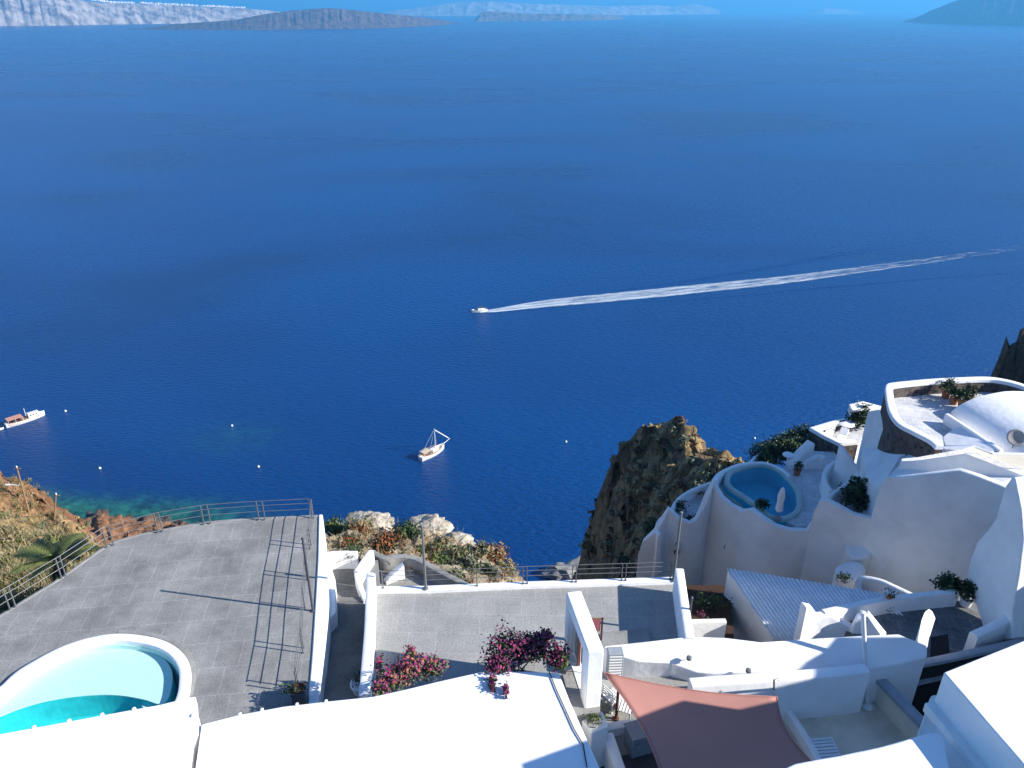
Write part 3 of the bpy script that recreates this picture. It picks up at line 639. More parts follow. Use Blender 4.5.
def wake():
    m = bpy.data.materials.new('foam'); m.use_nodes = True; nt = m.node_tree; nt.nodes.clear(); N = nt.nodes.new; L = nt.links.new
    o_ = N('ShaderNodeOutputMaterial'); df = N('ShaderNodeBsdfDiffuse'); df.inputs[0].default_value = (.62, .70, .76, 1); tr = N('ShaderNodeBsdfTransparent'); mx = N('ShaderNodeMixShader')
    at = N('ShaderNodeAttribute'); at.attribute_name = 'foam'
    g = N('ShaderNodeNewGeometry'); d = (WK1-WK0).normalized(); mp = N('ShaderNodeMapping'); mp.inputs['Rotation'].default_value = (0, 0, -math.atan2(d.y, d.x)); mp.vector_type = 'POINT'
    L(g.outputs['Position'], mp.inputs['Vector']); ms = N('ShaderNodeVectorMath'); ms.operation = 'MULTIPLY'; ms.inputs[1].default_value = (.07, .42, 1); L(mp.outputs[0], ms.inputs[0])
    n = N('ShaderNodeTexNoise'); n.inputs['Scale'].default_value = 1; n.inputs['Detail'].default_value = 8; n.inputs['Roughness'].default_value = .72; n.inputs['Distortion'].default_value = .6; L(ms.outputs[0], n.inputs['Vector'])
    ad = N('ShaderNodeMath'); ad.operation = 'ADD'; L(n.outputs['Fac'], ad.inputs[0]); L(at.outputs['Fac'], ad.inputs[1])
    r = N('ShaderNodeMapRange'); r.inputs[1].default_value = .86; r.inputs[2].default_value = 1.36; L(ad.outputs[0], r.inputs[0])
    L(r.outputs[0], mx.inputs[0]); L(tr.outputs[0], mx.inputs[1]); L(df.outputs[0], mx.inputs[2]); L(mx.outputs[0], o_.inputs['Surface'])
    up = [(480, 311.3), (500, 307.5), (545, 299.5), (600, 293.5), (674, 286), (786, 275), (898, 261), (1010, 246), (1100, 233)]
    lo = [(480, 312.8), (500, 312.2), (540, 308.6), (600, 303.4), (674, 296.6), (786, 284.2), (898, 268.5), (1010, 252), (1100, 238)]
    U = catmull([S(*a) for a in up], 24); Lo = catmull([S(*a) for a in lo], 24); n_ = len(U); K = 22; V = []; fo = []
    for i in range(n_):
        s = i/(n_-1)
        for k in range(K+1):
            v = (k/K)*1.3-.15; p = U[i]*(1-v)+Lo[i]*v; p.z = .05+.25*math.exp(-((v-.25)/.12)**2)*(1-s)+.25*math.exp(-((v-.8)/.12)**2)*(1-s); V.append(p)
            e = .50*(1-abs(2*v-1)**6 if 0 <= v <= 1 else 0)+math.exp(-((v-.2)/.14)**2)*.3+math.exp(-((v-.52)/.12)**2)*.22+math.exp(-((v-.82)/.13)**2)*.34
            e = min(e, 1.0)*(1-.28*max(0, (s-.02))**.8)*.98
            if s < .12: e = max(e, 1.1*(1-abs(2*v-1)**4)*(1-s/.12))
            e *= 1-max(0, (s-.60)/.40)**1.0*.5
            e *= 1-.5*min(1, max(0, abs(v-.5)-.5)/.15)
            if k in (0, K): e = 0
            fo.append(e)
    Fc = [(i*(K+1)+k, (i+1)*(K+1)+k, (i+1)*(K+1)+k+1, i*(K+1)+k+1) for i in range(n_-1) for k in range(K)]
    M['foam'] = m; A = [Vector(v) for v in V]
    o = obj('wake_foam', (A, Fc), 'foam', None, 179); at_ = o.data.attributes.new('foam', 'FLOAT', 'POINT'); at_.data.foreach_set('value', fo)
    tag(o, 'long white foam trail spreading behind the speedboat', 'wake', kind='stuff')
    # low bow waves running out either side of the foam
    for pth in ([(600, 291), (646, 286), (760, 268), (850, 251.5), (926, 236.5), (1000, 222)], [(640, 287.5), (720, 276), (820, 259), (910, 243), (990, 228)], [(640, 301.5), (719, 297), (820, 288), (920, 279.5), (1024, 271.5), (1080, 266)], [(760, 292), (860, 284), (960, 276), (1060, 267)]):
        c = catmull([S(*a) for a in pth], 20); O = offs(c); V = []; nn = len(c)
        for i, (p, q) in enumerate(zip(c, O)):
            e = math.sin(math.pi*i/(nn-1))**.6
            for s_ in (-1, -.6, -.25, 0, .25, .6, 1):
                v = p+q*s_*1.5; v.z = .012+.20*e*math.exp(-(s_/.45)**2)*(.7+.3*noise.noise(Vector((i*.7, s_, 2)))); V.append(v)
        Fc = [(i*7+k, (i+1)*7+k, (i+1)*7+k+1, i*7+k+1) for i in range(nn-1) for k in range(6)]
        o = obj('bow_wave', (V, Fc), 'sea', None, 179); tag(o, kind='structure')
wake()
for px, py, lab in [(65.5, 411.3, 'small white mooring buoy just right of the excursion boat'), (232, 426, 'small white mooring buoy alone in the bay left of the middle'), (100, 468.5, 'small white mooring buoy over the green shallows at the left shore'), (258.5, 467, 'small white mooring buoy over the shallows behind the left terrace corner'), (754.5, 438.5, 'small white mooring buoy right of the rocky headland'), (566, 442, 'small white mooring buoy left of the rocky headland')]:
    p = S(px, py); t = thing('mooring_buoy', p, lab, 'buoy', 'mooring buoys on the bay')
    obj('float', lathe(lift(p, -.2), [(.1, -.1), (.34, .05), (.46, .3), (.36, .6), (.12, .8)]), 'buoy', t, 60); obj('ring', lathe(lift(p, .8), [(.08, 0), (.08, .3)], 8), 'metal', t)

# ================================================================== the terraces
from mathutils.geometry import tessellate_polygon
def floor_hole(outer, inner, depth):
    """slab with a pool cut out of it"""
    loops = [[Vector(p) for p in outer], [Vector(p) for p in inner]]
    tr = tessellate_polygon(loops); V = loops[0]+loops[1]; Fc = []
    for t in tr:
        a, b, c = [V[i] for i in t]
        Fc.append(tuple(t) if (b-a).cross(c-a).z > 0 else tuple(t)[::-1])
    n = len(loops[0]); k = len(V)
    if area(loops[0]) < 0: idx = list(range(n))[::-1]
    else: idx = list(range(n))
    V = V+[lift(p, -depth) for p in loops[0]]
    for i in range(n): a, b = idx[i], idx[(i+1) % n]; Fc.append((a, a+k, b+k, b))
    return V, Fc
def st(name, geo, m, **kw): o = obj(name, geo, m, None, **kw); tag(o, kind='structure'); return o
def wl(label, geo, m='white', name='white_wall', cat='wall', **kw):
    o = obj(name, geo, m, None, **kw); tag(o, label, cat); return o
def wpath(pts, h=None, k=0):
    v = pxpoly(pts, h); return catmull(v, k) if k else v

# --- left terrace with its pool
A_edge = [(-90, 675), (-40, 640), (0, 616), (28, 598.5), (62, 577.5), (108, 545.5), (134, 536.5), (160, 530.5), (208, 522.5), (261, 518.5), (318, 516)]
ae = catmull(pxpoly(A_edge, 20), 4)
rimc = catmull(pxpoly([(-45, 718), (0, 690), (22, 671), (60, 650), (93, 639.5), (121, 636.5), (153, 641), (173, 650.5), (183, 664), (184.5, 680), (180, 700), (160, 733), (115, 765), (55, 785), (0, 790), (-50, 775), (-70, 745)], 19.84), 6, True)
st('left_terrace_floor', floor_hole(ae+pxpoly([(318, 560), (314, 640), (308, 725), (300, 790), (150, 850), (-90, 850), (-200, 800)], 20), [Vector((p.x, p.y, CAMZ-20)) for p in rimc], 2.6), 'paveA')
st('terrace_edging', wallgeo([lift(p, .02) for p in ae], .14, 2.8, r=.02), 'concrete', smooth=40)
pool = thing('swimming_pool', P(90, 690, 20), 'kidney shaped turquoise pool with white rim on the grey left terrace', 'pool')
obj('rim', wallgeo(rimc, .36, 1.7, r=.07, closed=True), 'whiter', pool, 40)
O_ = offs(rimc, True)
obj('lining', wallgeo([lift(p, -.2) for p in rimc], .40, 1.5, r=.01, closed=True), 'aquafloor', pool, 40)
obj('deep_floor', prism([Vector((p.x, p.y, CAMZ-21.15)) for p in rimc], .2), 'aquadeep', pool)
shelf = catmull(pxpoly([(-50, 740), (0, 716), (33, 704), (65, 697.5), (98, 694.5), (122, 695.5), (144, 699.5), (160, 704), (168, 698), (172, 683), (171, 668), (160, 655), (145, 650), (120, 648.5), (92, 651), (60, 661), (25, 681), (-5, 702), (-48, 727)], 20.22), 4, True)
obj('shallow_shelf', prism(shelf, .05), 'aquafloor', pool, bevel=.015)
obj('shelf_riser', prism([lift(p, -.05) for p in shelf], .9), 'aquadeep', pool)
obj('underwater_step', lathe(P(155, 702, 20.5), [(.42, -.6), (.42, 0), (.38, .04)], 20), 'aquafloor', pool, 40)
obj('water', prism([Vector((p.x, p.y, CAMZ-19.99)) for p in rimc], .0005)[0:1]+([tuple(range(len(rimc)))],) if False else ([Vector((p.x, p.y, CAMZ-19.99)) for p in rimc], [tuple(range(len(rimc)))[::-1]] if area(rimc) < 0 else [tuple(range(len(rimc)))]), 'poolwater', pool)
obj('paved_border', wallgeo([Vector((p.x, p.y, CAMZ-19.985)) for p in catmull(pxpoly([(118, 631), (150, 634), (176, 643), (189, 657), (193, 676), (189, 697)], 20), 5)], .18, .05, r=.01), 'concrete', pool, 40)

ap = [(-44, 646), (-38, 642), (10, 609.5), (15.6, 606.5), (61.5, 578), (65.6, 575.5), (107, 547), (113.5, 544.5), (158, 532), (162.5, 531), (204, 523.8), (210.5, 523), (259, 519.5), (265, 519.3), (311, 517)]
railing('curved grey steel railing along the sea edge of the left terrace', pxpoly(ap, 19.95), .95, [.42, .72, .95])
railing('straight grey steel railing beside the white wall on the right of the left terrace', pxpoly([(313.5, 518), (311, 545), (310, 549), (307.5, 576), (307, 580), (305, 608), (303.5, 648), (303, 653), (298.5, 688), (298, 693)], 20), .98, [.42, .72, .98], railpts=pxpoly([(313.5, 518), (311, 546), (307, 578), (305, 608), (303, 650), (298, 690)], 20))
def pole(label, base, hgt, r, m='metal', name='pole', cap=True):
    t = thing(name, base, label, 'pole')
    obj('shaft', tube([base, lift(base, hgt)], r, 12, True, r*.92), m, t, 50)
    obj('base_plate', lathe(base, [(r*2.1, 0), (r*2.1, .03), (r*1.2, .05)], 12), m, t)
    obj('cap', lathe(lift(base, hgt), [(r*1.15, -.04), (r*1.15, .02), (r*.5, .05)], 12), m, t)
pole('tall dark steel pole standing inside the side railing of the left terrace', P(313, 611, 20), 3.3, .045, 'darkmetal')
t = thing('planter_box', P(301, 703, 20), 'dark grey planter box in the near right corner of the left terrace', 'planter')
c = P(301, 703, 20)
obj('box', join(box(lift(c, .3), (.42, .5, .6), .15), box(lift(c, .61), (.47, .55, .05), .15)), 'darkmetal', t, bevel=.02)
obj('soil', box(lift(c, .64), (.36, .42, .03), .15), 'soil', t)
obj('foliage', leaves(lift(c, .62)+Vector((-.1, 0, 0)), (.45, .3, .10), 90, .06, 2), ['leafd', 'leafm'], t)
# --- walls and the stepped lane
wl('long white wall between the left terrace and the stepped lane', prism(pxpoly([(318.5, 514), (317.5, 560), (315, 602), (312, 650), (306, 722), (316, 722), (320, 683), (324, 650), (327.5, 617), (328.5, 600), (327.5, 570), (325.5, 545), (322.5, 514)], 19.94), zbot=CAMZ-24), 'whiter', bevel=.06, seg=3)
wl('low white buttress at the foot of the long wall in the lane', prism(pxpoly([(326, 552), (335, 578), (336, 612), (330, 618), (322, 600)], 20.5), zbot=CAMZ-24), 'white', bevel=.05)
for i, (y0, y1, h) in enumerate([(720, 677, 20.85), (679, 633, 21.02), (636, 597, 21.2), (601, 560, 21.38)]):
    st('lane_step', prism(pxpoly([(300, y0+14), (312, y1), (378, y1), (382, y0+14)], h), 1.6), 'paveL', bevel=.012)
wl('white wall between the stepped lane and the middle terrace', wallgeo(wpath([(370.5, 572), (370, 600), (369, 630), (367, 655), (364, 695)], 19.35), .34, zbot=CAMZ-23, r=.06), 'whiter', smooth=40)
wl('curved low white wall closing the sea end of the lane', wallgeo(wpath([(322, 553.5), (334, 552), (346, 551.5), (357, 552)], 20.55), .2, zbot=CAMZ-23.4, r=.05), 'white', smooth=40)
wl('white stair wall slanting down from the end of the lane', join(wallgeo(wpath([(371, 550, 20.7), (363, 561, 20.65), (356.5, 571, 20.6)]), .24, zbot=CAMZ-23.4, r=.05), wallgeo(wpath([(357, 573, 20.62), (361, 588, 20.9), (366, 601, 21.1)]), .2, zbot=CAMZ-23.4, r=.04)), 'whiter', smooth=40)
wl('curved bare concrete wall round the sunken yard behind the middle terrace', wallgeo(wpath([(372, 551), (384, 557), (400, 555.5), (416, 558), (432, 566.5), (450, 576), (472, 587)], 21.3, 5), .26, zbot=CAMZ-24.5, r=.03), 'concrete', name='concrete_wall', smooth=40)
wl('small white stair wedge in the sunken yard', wallgeo(wpath([(403, 563.5, 21.25), (394, 571, 21.5), (385, 580, 21.8)]), .3, zbot=CAMZ-24, r=.05), 'whiter', smooth=40)
st('sunken_yard_floor', prism(pxpoly([(372, 556), (384, 558), (416, 558), (475, 588), (470, 640), (360, 640)], 21.95), 1.0), 'concrete')
pot_plant('grey green bush in a white bowl at the lane end', P(353, 562, 21.3), .3, .2, ['leafg', 'leafm', 'leafg'], (.5, .45, .3), 420, .07, 'concrete', spk=40)
pot_plant('small grey green shrub in a round white pot at the near lane end', P(361, 692, 20.85), .42, .30, ['leafg', 'leafd'], (.34, .3, .28), 220, .045, 'whiter')
# --- middle terrace
st('middle_terrace_floor', prism(pxpoly([(366, 588), (684, 581), (694, 645), (700, 700), (560, 705), (358, 735)], 20), 3.5), 'paveB')
kerb = wpath([(374, 588), (425, 588), (523, 583.7), (576, 582), (676, 578.8)], 19.86)
wl('low white kerb along the sea edge of the middle terrace', wallgeo(kerb, .30, 5, r=.04), 'whiter', name='white_kerb', smooth=40)
st('raised_paving_band', prism(pxpoly([(600, 632.5), (648, 628.5), (650, 643), (600, 655)], 19.85), .5), 'concrete')
bp_ = [(383, 588), (425.8, 588), (477, 585.8), (523, 583.7), (527, 583.5), (572, 582), (576, 581.9), (621.5, 580.5), (625.5, 580.4), (670, 579), (674, 578.9)]
railing('straight grey steel railing on the white kerb of the middle terrace', pxpoly(bp_, 19.85), .82, [.38, .62, .82])
pole('grey steel pole on the kerb at the left end of the middle terrace', P(425.8, 588.6, 19.85), 2.9, .05)
pole('grey steel pole on the kerb at the right corner of the middle terrace', P(673.5, 580, 19.85), 3.15, .05)
pole('short dark steel pole by the white end wall of the middle terrace', P(687, 634, 20), 1.65, .05, 'darkmetal')
wl('white end wall on the right side of the middle terrace', wallgeo(wpath([(679.5, 568.5), (684, 600), (690, 638)], 18.85), .32, zbot=CAMZ-24, r=.05), 'whiter', smooth=40)

# --- the white door wall
a = P(573.5, 591, 16.3); b = P(596, 651, 16.3); u = (b-a).normalized(); nrm = Vector((-u.y, u.x, 0)); LW = (b-a).length; AZ = math.atan2(u.y, u.x)
def dseg(s0, s1, h0, h1, w=.46, off=0.): c = a+u*((s0+s1)/2)+nrm*off; c.z = CAMZ-(h0+h1)/2; return box(c, (s1-s0, w, abs(h1-h0)), AZ)
dw = thing('door_wall', Vector((a.x, a.y, CAMZ-20)), 'free standing white wall with a doorway at the near side of the middle terrace', 'wall')
def arch():
    prof = [(0, 16.3), (LW, 16.3), (LW, 23), (LW-.55, 23), (LW-.55, 16.72), (.38, 16.72), (.38, 23), (0, 23)]
    V = []
    for s_ in (-.24, .24):
        for q, h in prof: v = a+u*q+nrm*s_; v.z = CAMZ-h; V.append(v)
    n = len(prof); Fc = [tuple(range(n)), tuple(range(2*n-1, n-1, -1))]+[(i, i+n, (i+1) % n+n, (i+1) % n) for i in range(n)]
    return V, Fc
obj('wall', arch(), 'whiter', dw, bevel=.05, seg=3)
obj('door_frame', join(dseg(.38, .45, 16.72, 18.5, .2), dseg(LW-.62, LW-.55, 16.72, 18.5, .2), dseg(.45, LW-.62, 16.72, 16.79, .2)), 'whitemetal', dw)
obj('sill', dseg(.38, LW-.55, 18.5, 22, .42), 'white', dw)
obj('door', dseg(.46, .85, 16.8, 18.48, .05, .02), 'doorgrey', dw, bevel=.01)
obj('door_post', dseg(.87, .95, 16.8, 18.48, .09), 'brown', dw)
c = a+u*1.2+nrm*.05; c.z = CAMZ-17.7
tw = obj('hanging_towel', join(box(c, (.34, .05, 1.05), AZ), box(lift(c, .58), (.2, .07, .16), AZ)), 'pink', None, bevel=.02); tag(tw, 'pink towel hanging in the doorway of the white door wall', 'towel')
cr = thing('clothes_stand', P(601, 640, 19.85), 'small wooden stand with a pink cloth behind the white door wall', 'clothes stand')
c = P(601, 640, 19.85)
obj('upright', join(box(lift(c, .5), (.06, .06, 1.0)), box(lift(c, .5)+Vector((-.42, 0, 0)), (.05, .05, 1.0))), 'brown', cr)
obj('crossbar', box(lift(c, .98)+Vector((-.2, 0, 0)), (.5, .04, .04)), 'wood', cr)
obj('cloth', box(lift(c, .68)+Vector((-.21, 0, 0)), (.30, .04, .55)), 'pink', cr, bevel=.015)
st('door_platform', prism(pxpoly([(562, 672), (600, 660), (600, 712), (574, 716)], 18.52), 3), 'concrete')
st('lower_yard_floor', prism(pxpoly([(560, 700), (600, 668), (720, 650), (810, 668), (800, 705), (700, 712), (690, 820), (560, 820)], 20.42), 1.4), 'concrete')
# long white parapet with its broad sloping top
par = prism(pxpoly([(603, 645.5, 18.9), (645, 641, 18.9), (690, 636, 18.9), (725, 637, 18.9), (761, 641.5, 18.9), (818, 637.5, 18.9), (860, 635, 18.9), (898.5, 633.5, 18.9), (928, 646, 18.95), (927, 657, 19.25), (900, 664, 19.35), (870, 668.5, 19.4), (780, 671, 19.5), (715, 673, 19.5), (698, 672, 19.5), (672, 663, 19.4), (640, 661, 19.25), (622, 656, 19.1), (606, 650, 19.0)]), zbot=CAMZ-22.5)
wl('long thick white parapet with a broad sloping top behind the shade sail', par, 'whiter', bevel=.09, seg=3)
wl('lower white parapet just above the right corner of the shade sail', wallgeo(wpath([(691, 682), (722, 679.5), (755, 677.5), (827, 672), (867, 667.5)], 19.2), .42, zbot=CAMZ-21.5, r=.08), 'whiter', smooth=40)
wl('small white wedge wall in the yard below the long parapet', prism(pxpoly([(673, 668, 19.9), (682, 660, 19.9), (697, 661, 19.9), (697, 672, 20.1)]), zbot=CAMZ-21), 'whiter', bevel=.04)
def spot(label, p):
    t = thing('wall_lamp', p, label, 'lamp'); obj('bracket', tube([p, p+Vector((0, -.08, .08))], .015, 6), 'metal', t); obj('lamp_head', lathe(p+Vector((0, -.1, .05)), [(.04, 0), (.09, .05), (.09, .14), (.05, .16)], 12), 'metal', t, 40)
spot('small round lamp on the long parapet above the white wedge', P(688, 659, 19.3)); spot('small round lamp at the lower rim of the long parapet, middle', P(747, 671.5, 19.4))
# yellow cloth, cabinet, chairs under the sail
c = P(634, 684, 20.4)
t = thing('towel_rail', c, 'low rail with a yellow cloth in the yard left under the long parapet', 'towel rail')
obj('frame', join(tube([c+Vector((-.3, 0, 0)), c+Vector((-.3, 0, .75)), c+Vector((.3, .05, .75)), c+Vector((.3, .05, 0))], .018, 6)), 'metal', t)
obj('cloth', box(lift(c, .5)+Vector((0, .02, 0)), (.46, .05, .52), .1), 'yellow', t, bevel=.02)
c = P(613, 684, 20.4)
t = thing('tall_cabinet', c, 'grey louvred cabinet against the near end of the door wall', 'cabinet')
obj('body', box(lift(c, .75), (.5, .36, 1.5), .05), 'doorgrey', t, bevel=.02); obj('louvre', join(*[box(lift(c, .2+i*.12)+Vector((0, -.19, 0)), (.42, .03, .05), .05) for i in range(11)]), 'whitemetal', t)
def chair(label, c, rz, m):
    t = thing('slatted_chair', c, label, 'chair', 'slatted chairs beside the shade sail')
    ca, sa = math.cos(rz), math.sin(rz)
    def q(x, y, z): return c+Vector((x*ca-y*sa, x*sa+y*ca, z))
    for x in (-.22, .22):
        for y in (-.22, .22): obj('leg', box(q(x, y, .22 if y < 0 else .45), (.04, .04, .44 if y < 0 else .9), rz), m, t)
    obj('seat', join(*[box(q(0, -.2+i*.1, .45), (.5, .07, .025), rz) for i in range(5)]), m, t)
    obj('backrest', join(*[box(q(0, .22, .58+i*.1), (.46, .025, .06), rz) for i in range(4)]), m, t)
chair('white slatted chair nearer the door wall, beside the tip of the shade sail', P(612, 706, 20.42), 2.2, 'whitemetal')
chair('white slatted chair by the sail edge, at the foot of the brown post', P(624, 716, 20.42), 1.2, 'whitemetal')
pole('brown wooden post under the left edge of the shade sail', P(616, 719, 20.42), 1.5, .05, 'brown')
# --- shade sail
def sail():
    cs = [P(603.5, 672.5, 18.35), P(777, 697, 18.5), P(822, 772, 18.4), P(668, 800, 17.9)]
    n = 22; V = []
    for i in range(n+1):
        for j in range(n+1):
            s, q = i/n, j/n
            # edges hollow inwards like stretched cloth
            ss = s; k = .05
            p = cs[0]*(1-s)*(1-q)+cs[1]*s*(1-q)+cs[2]*s*q+cs[3]*(1-s)*q
            ctr = (cs[0]+cs[1]+cs[2]+cs[3])/4
            ex = (4*s*(1-s))*(abs(2*q-1)**2)+(4*q*(1-q))*(abs(2*s-1)**2)
            p = p+(ctr-p)*ex*.13*(1 if True else k)
            p = Vector((p.x, p.y, p.z-.35*math.sin(math.pi*s)*math.sin(math.pi*q)*.6+.02*noise.noise(Vector((s*6, q*3, 1)))))
            V.append(p)
    m = n+1; Fc = [(i*m+j, (i+1)*m+j, (i+1)*m+j+1, i*m+j+1) for i in range(n) for j in range(n)]
    t = thing('shade_sail', cs[0], 'salmon pink shade sail stretched over the near yard, half of it in shadow', 'shade sail')
    o = obj('cloth', (V, Fc), 'sail', t, 179); md = o.modifiers.new('s', 'SOLIDIFY'); md.thickness = .006
    ed = [V[i*m] for i in range(n+1)], [V[i*m+n] for i in range(n+1)], [V[j] for j in range(n+1)], [V[n*m+j] for j in range(n+1)]
    for e in ed: obj('hem', tube([lift(v, .005) for v in e], .018, 6), 'sail', t, 50)
    obj('tie_rope', tube([cs[0], P(591, 664, 18.1)], .014, 6), 'metal', t)
    obj('tie_rope', tube([cs[1], P(773.5, 692, 18.5)], .014, 6), 'metal', t)
    return cs
SC = sail()
t = thing('sail_post', P(774, 697, 19.6), 'short steel post holding the right corner of the shade sail', 'post'); obj('shaft', tube([P(774, 697, 20.4), P(774, 680, 18.6)], .03, 8), 'metal', t); obj('hook', tube([P(774, 681, 18.7), P(777, 678, 18.6), P(779, 681, 18.7)], .012, 6), 'metal', t)
# --- things bottom centre
wl('white planter ledge at the foot of the door wall', prism(pxpoly([(573, 703), (588, 700), (603, 712), (609, 726), (592, 733), (583, 722)], 18.75), zbot=CAMZ-22), 'white', bevel=.04)
pot_plant('little green plants in a low trough at the foot of the door wall', P(593, 724, 18.75), .14, .2, ['leafl', 'leafm'], (.36, .22, .12), 160, .04, 'concrete')
wl('white cross wall behind the grey cabinet under the sail', wallgeo(wpath([(606, 727), (622, 723.5), (650, 722)], 20.1), .3, zbot=CAMZ-22.5, r=.05), 'white', smooth=40)
wl('narrow white beam beside the dark gap at the edge of the big white roof', wallgeo(wpath([(608, 733), (620, 768), (632, 800)], 19.4), .32, zbot=CAMZ-22.5, r=.04), 'white', smooth=40)
c = P(638, 748, 20.42)
t = thing('grey_cabinet', c, 'low grey box cabinet in the shade left of the sail', 'cabinet'); obj('body', box(lift(c, .4), (.72, .6, .8), .3), 'doorgrey', t, bevel=.02); obj('lid', box(lift(c, .82), (.78, .66, .04), .3), 'doorgrey', t, bevel=.01); obj('handle', box(lift(c, .6)+Vector((-.1, -.34, 0)), (.16, .03, .03), .3), 'metal', t)
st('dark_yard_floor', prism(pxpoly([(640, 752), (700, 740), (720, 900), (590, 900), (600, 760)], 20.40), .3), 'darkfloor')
shrub('dark leafy plants growing in the narrow gap beside the big white roof', P(600, 762, 22), (.35, .8, .5), 300, .06, ['leafd', 'bark', 'rust'], name='gap_plants', cat='plant')
# --- beige yard, white pole, ledges
st('beige_yard_floor', prism(pxpoly([(690, 706), (780, 697), (868, 676), (876, 700), (930, 745), (930, 860), (680, 860)], 21.0), .6), 'beigefloor')
wb = P(867.7, 706, 21); wt = PY(863, 613, 19.1)
t = thing('white_pole', wb, 'tall white pole standing in the corner of the beige yard', 'pole'); obj('shaft', tube([wb, wt], .075, 14, True, .07), 'whitemetal', t, 50); obj('base_plate', lathe(wb, [(.2, 0), (.2, .04), (.1, .1)], 14), 'whitemetal', t, 40); obj('cap', lathe(wt, [(.09, -.03), (.09, .03), (.03, .06)], 12), 'whitemetal', t, 40)
t = thing('beige_wall', P(900, 698, 21), 'beige wall with grey coping on the right side of the beige yard', 'wall')
obj('wall', wallgeo(wpath([(873, 671), (900, 699), (932, 732)], 20.1), .28, zbot=CAMZ-23, r=.02), 'cream2', t, 40); obj('coping', wallgeo(wpath([(873, 670), (900, 698), (932, 731)], 19.95), .36, .16, r=.03), 'greyedge', t, 40)
wl('white kerb strip along the right edge of the shade sail', wallgeo(wpath([(783, 702), (802, 730), (824, 768)], 20.6), .22, .6, r=.03), 'white', name='white_kerb', smooth=40)
t = thing('floor_grate', P(822, 750, 21), 'white slatted grate on the beige yard floor beside the shade sail', 'grate')
c = P(822, 750, 21)
obj('slats', join(*[box(c+Vector((0, -.36+i*.12, .05)), (.95, .095, .02), .1) for i in range(7)]), 'whitemetal', t); obj('side_bar', box(c+Vector((-.47, 0, .03)), (.05, .84, .05), .1), 'whitemetal', t); obj('side_bar', box(c+Vector((.47, 0, .03)), (.05, .84, .05), .1), 'whitemetal', t)
t = thing('grey_ledge', P(940, 660, 20.8), 'long grey ledge wall below the shaded plant terrace', 'ledge')
obj('coping', wallgeo(wpath([(873, 671), (940, 658.5), (1026, 640)], 19.9), .26, .14, r=.02), 'greyedge', t, 40); obj('dark_shade_band', wallgeo(wpath([(873, 672.5), (940, 660), (1026, 641.5)], 20.05), .14, zbot=CAMZ-23.5, r=.01), 'dark', t, 40)  # lower part is a solid wall coloured near-black as the shaded gap
st('grey_ledge_step', prism(pxpoly([(878, 679), (1030, 646), (1030, 657), (890, 690)], 20.75), .12), 'greyedge')
st('pit_shade_block', prism(pxpoly([(880, 680), (1030, 647), (1030, 655), (891, 687)], 20.88), 2.5), 'dark')  # block coloured near-black, standing in for shade under the step
st('pit_shade_floor', prism(pxpoly([(880, 680), (1040, 650), (1040, 790), (880, 790)], 22.6), 1.0), 'dark')  # floor coloured near-black to give the pit its shade
# --- zigzag walls, corrugated roof
wl('zigzag white wall in front of the corrugated roof', wallgeo(wpath([(804, 604.5, 19.6), (811, 606, 19.75), (817, 614.5, 20.2), (830, 613.5, 20.2), (851, 625.5, 20.65), (857, 616, 20.1), (868, 613, 19.95), (884, 634, 20.4)]), .34, zbot=CAMZ-24, r=.06), 'whiter', smooth=40)
sh = thing('corrugated_roof_shed', P(725, 634, 24), 'white shed with a pale blue grey corrugated roof', 'shed')
R1 = P(727.5, 570, 20.5); R2 = P(886, 595.5, 20.5); E1 = P(773, 637.5, 21.6); E2 = E1+(R2-R1)
def corr():
    L_ = (R2-R1).length; nw = int(L_/.17); n = nw*8; V = []; up = Vector((0, 0, 1))
    for i in range(n+1):
        s = i/n; z = .032*math.cos(2*math.pi*s*nw)
        for q in (-.03, .25, .5, .75, 1.02): V.append(R1.lerp(R2, s)+(E1-R1)*q+up*(z+.01*math.sin(q*9+s*5)))
    Fc = [(i*5+j, i*5+j+1, (i+1)*5+j+1, (i+1)*5+j) for i in range(n) for j in range(4)]
    return V, Fc
o = obj('corrugated_roof', corr(), 'corr', sh, 179); md = o.modifiers.new('s', 'SOLIDIFY'); md.thickness = .012
g1 = [lift(R1, -.06), lift(E1, -.06), Vector((E1.x, E1.y, CAMZ-25)), Vector((R1.x, R1.y, CAMZ-25))]; dd = (R2-R1).normalized()*.25
obj('gable_wall', (g1+[v+dd for v in g1], [(0, 1, 2, 3), (7, 6, 5, 4), (0, 4, 5, 1), (1, 5, 6, 2), (2, 6, 7, 3), (3, 7, 4, 0)]), 'white', sh, bevel=.02)
obj('back_wall', wallgeo([lift(R1, -.06)+dd*.3, lift(R2, -.06)], .22, zbot=CAMZ-26, r=.02), 'white', sh)
obj('eave_beam', wallgeo([lift(E1, -.10)+dd, lift(E2, -.10)], .08, .14, r=.01), 'brown', sh)
wl('low white garden wall left of the corrugated shed', wallgeo(wpath([(688, 621), (726, 620)], 20.9), .22, zbot=CAMZ-25, r=.04), 'white', smooth=40)
st('garden_soil', prism(pxpoly([(686, 585), (730, 585), (735, 655), (688, 655)], 21.8), 1), 'soil')
shrub('dark bush in the small garden left of the corrugated shed', P(710, 610, 21.8), (.85, .5, .5), 500, .06, ['leafd', 'leafm'])
shrub('small red flowering plant in front of the dark garden bush', P(701, 619, 21.5), (.22, .2, .22), 120, .035, ['leafd', 'magenta'], name='flowering_plant', cat='plant')
shrub('yellow green plant between the low garden wall and the parapet', P(702, 631, 21.8), (.65, .35, .3), 260, .05, ['leafl', 'leafm'])
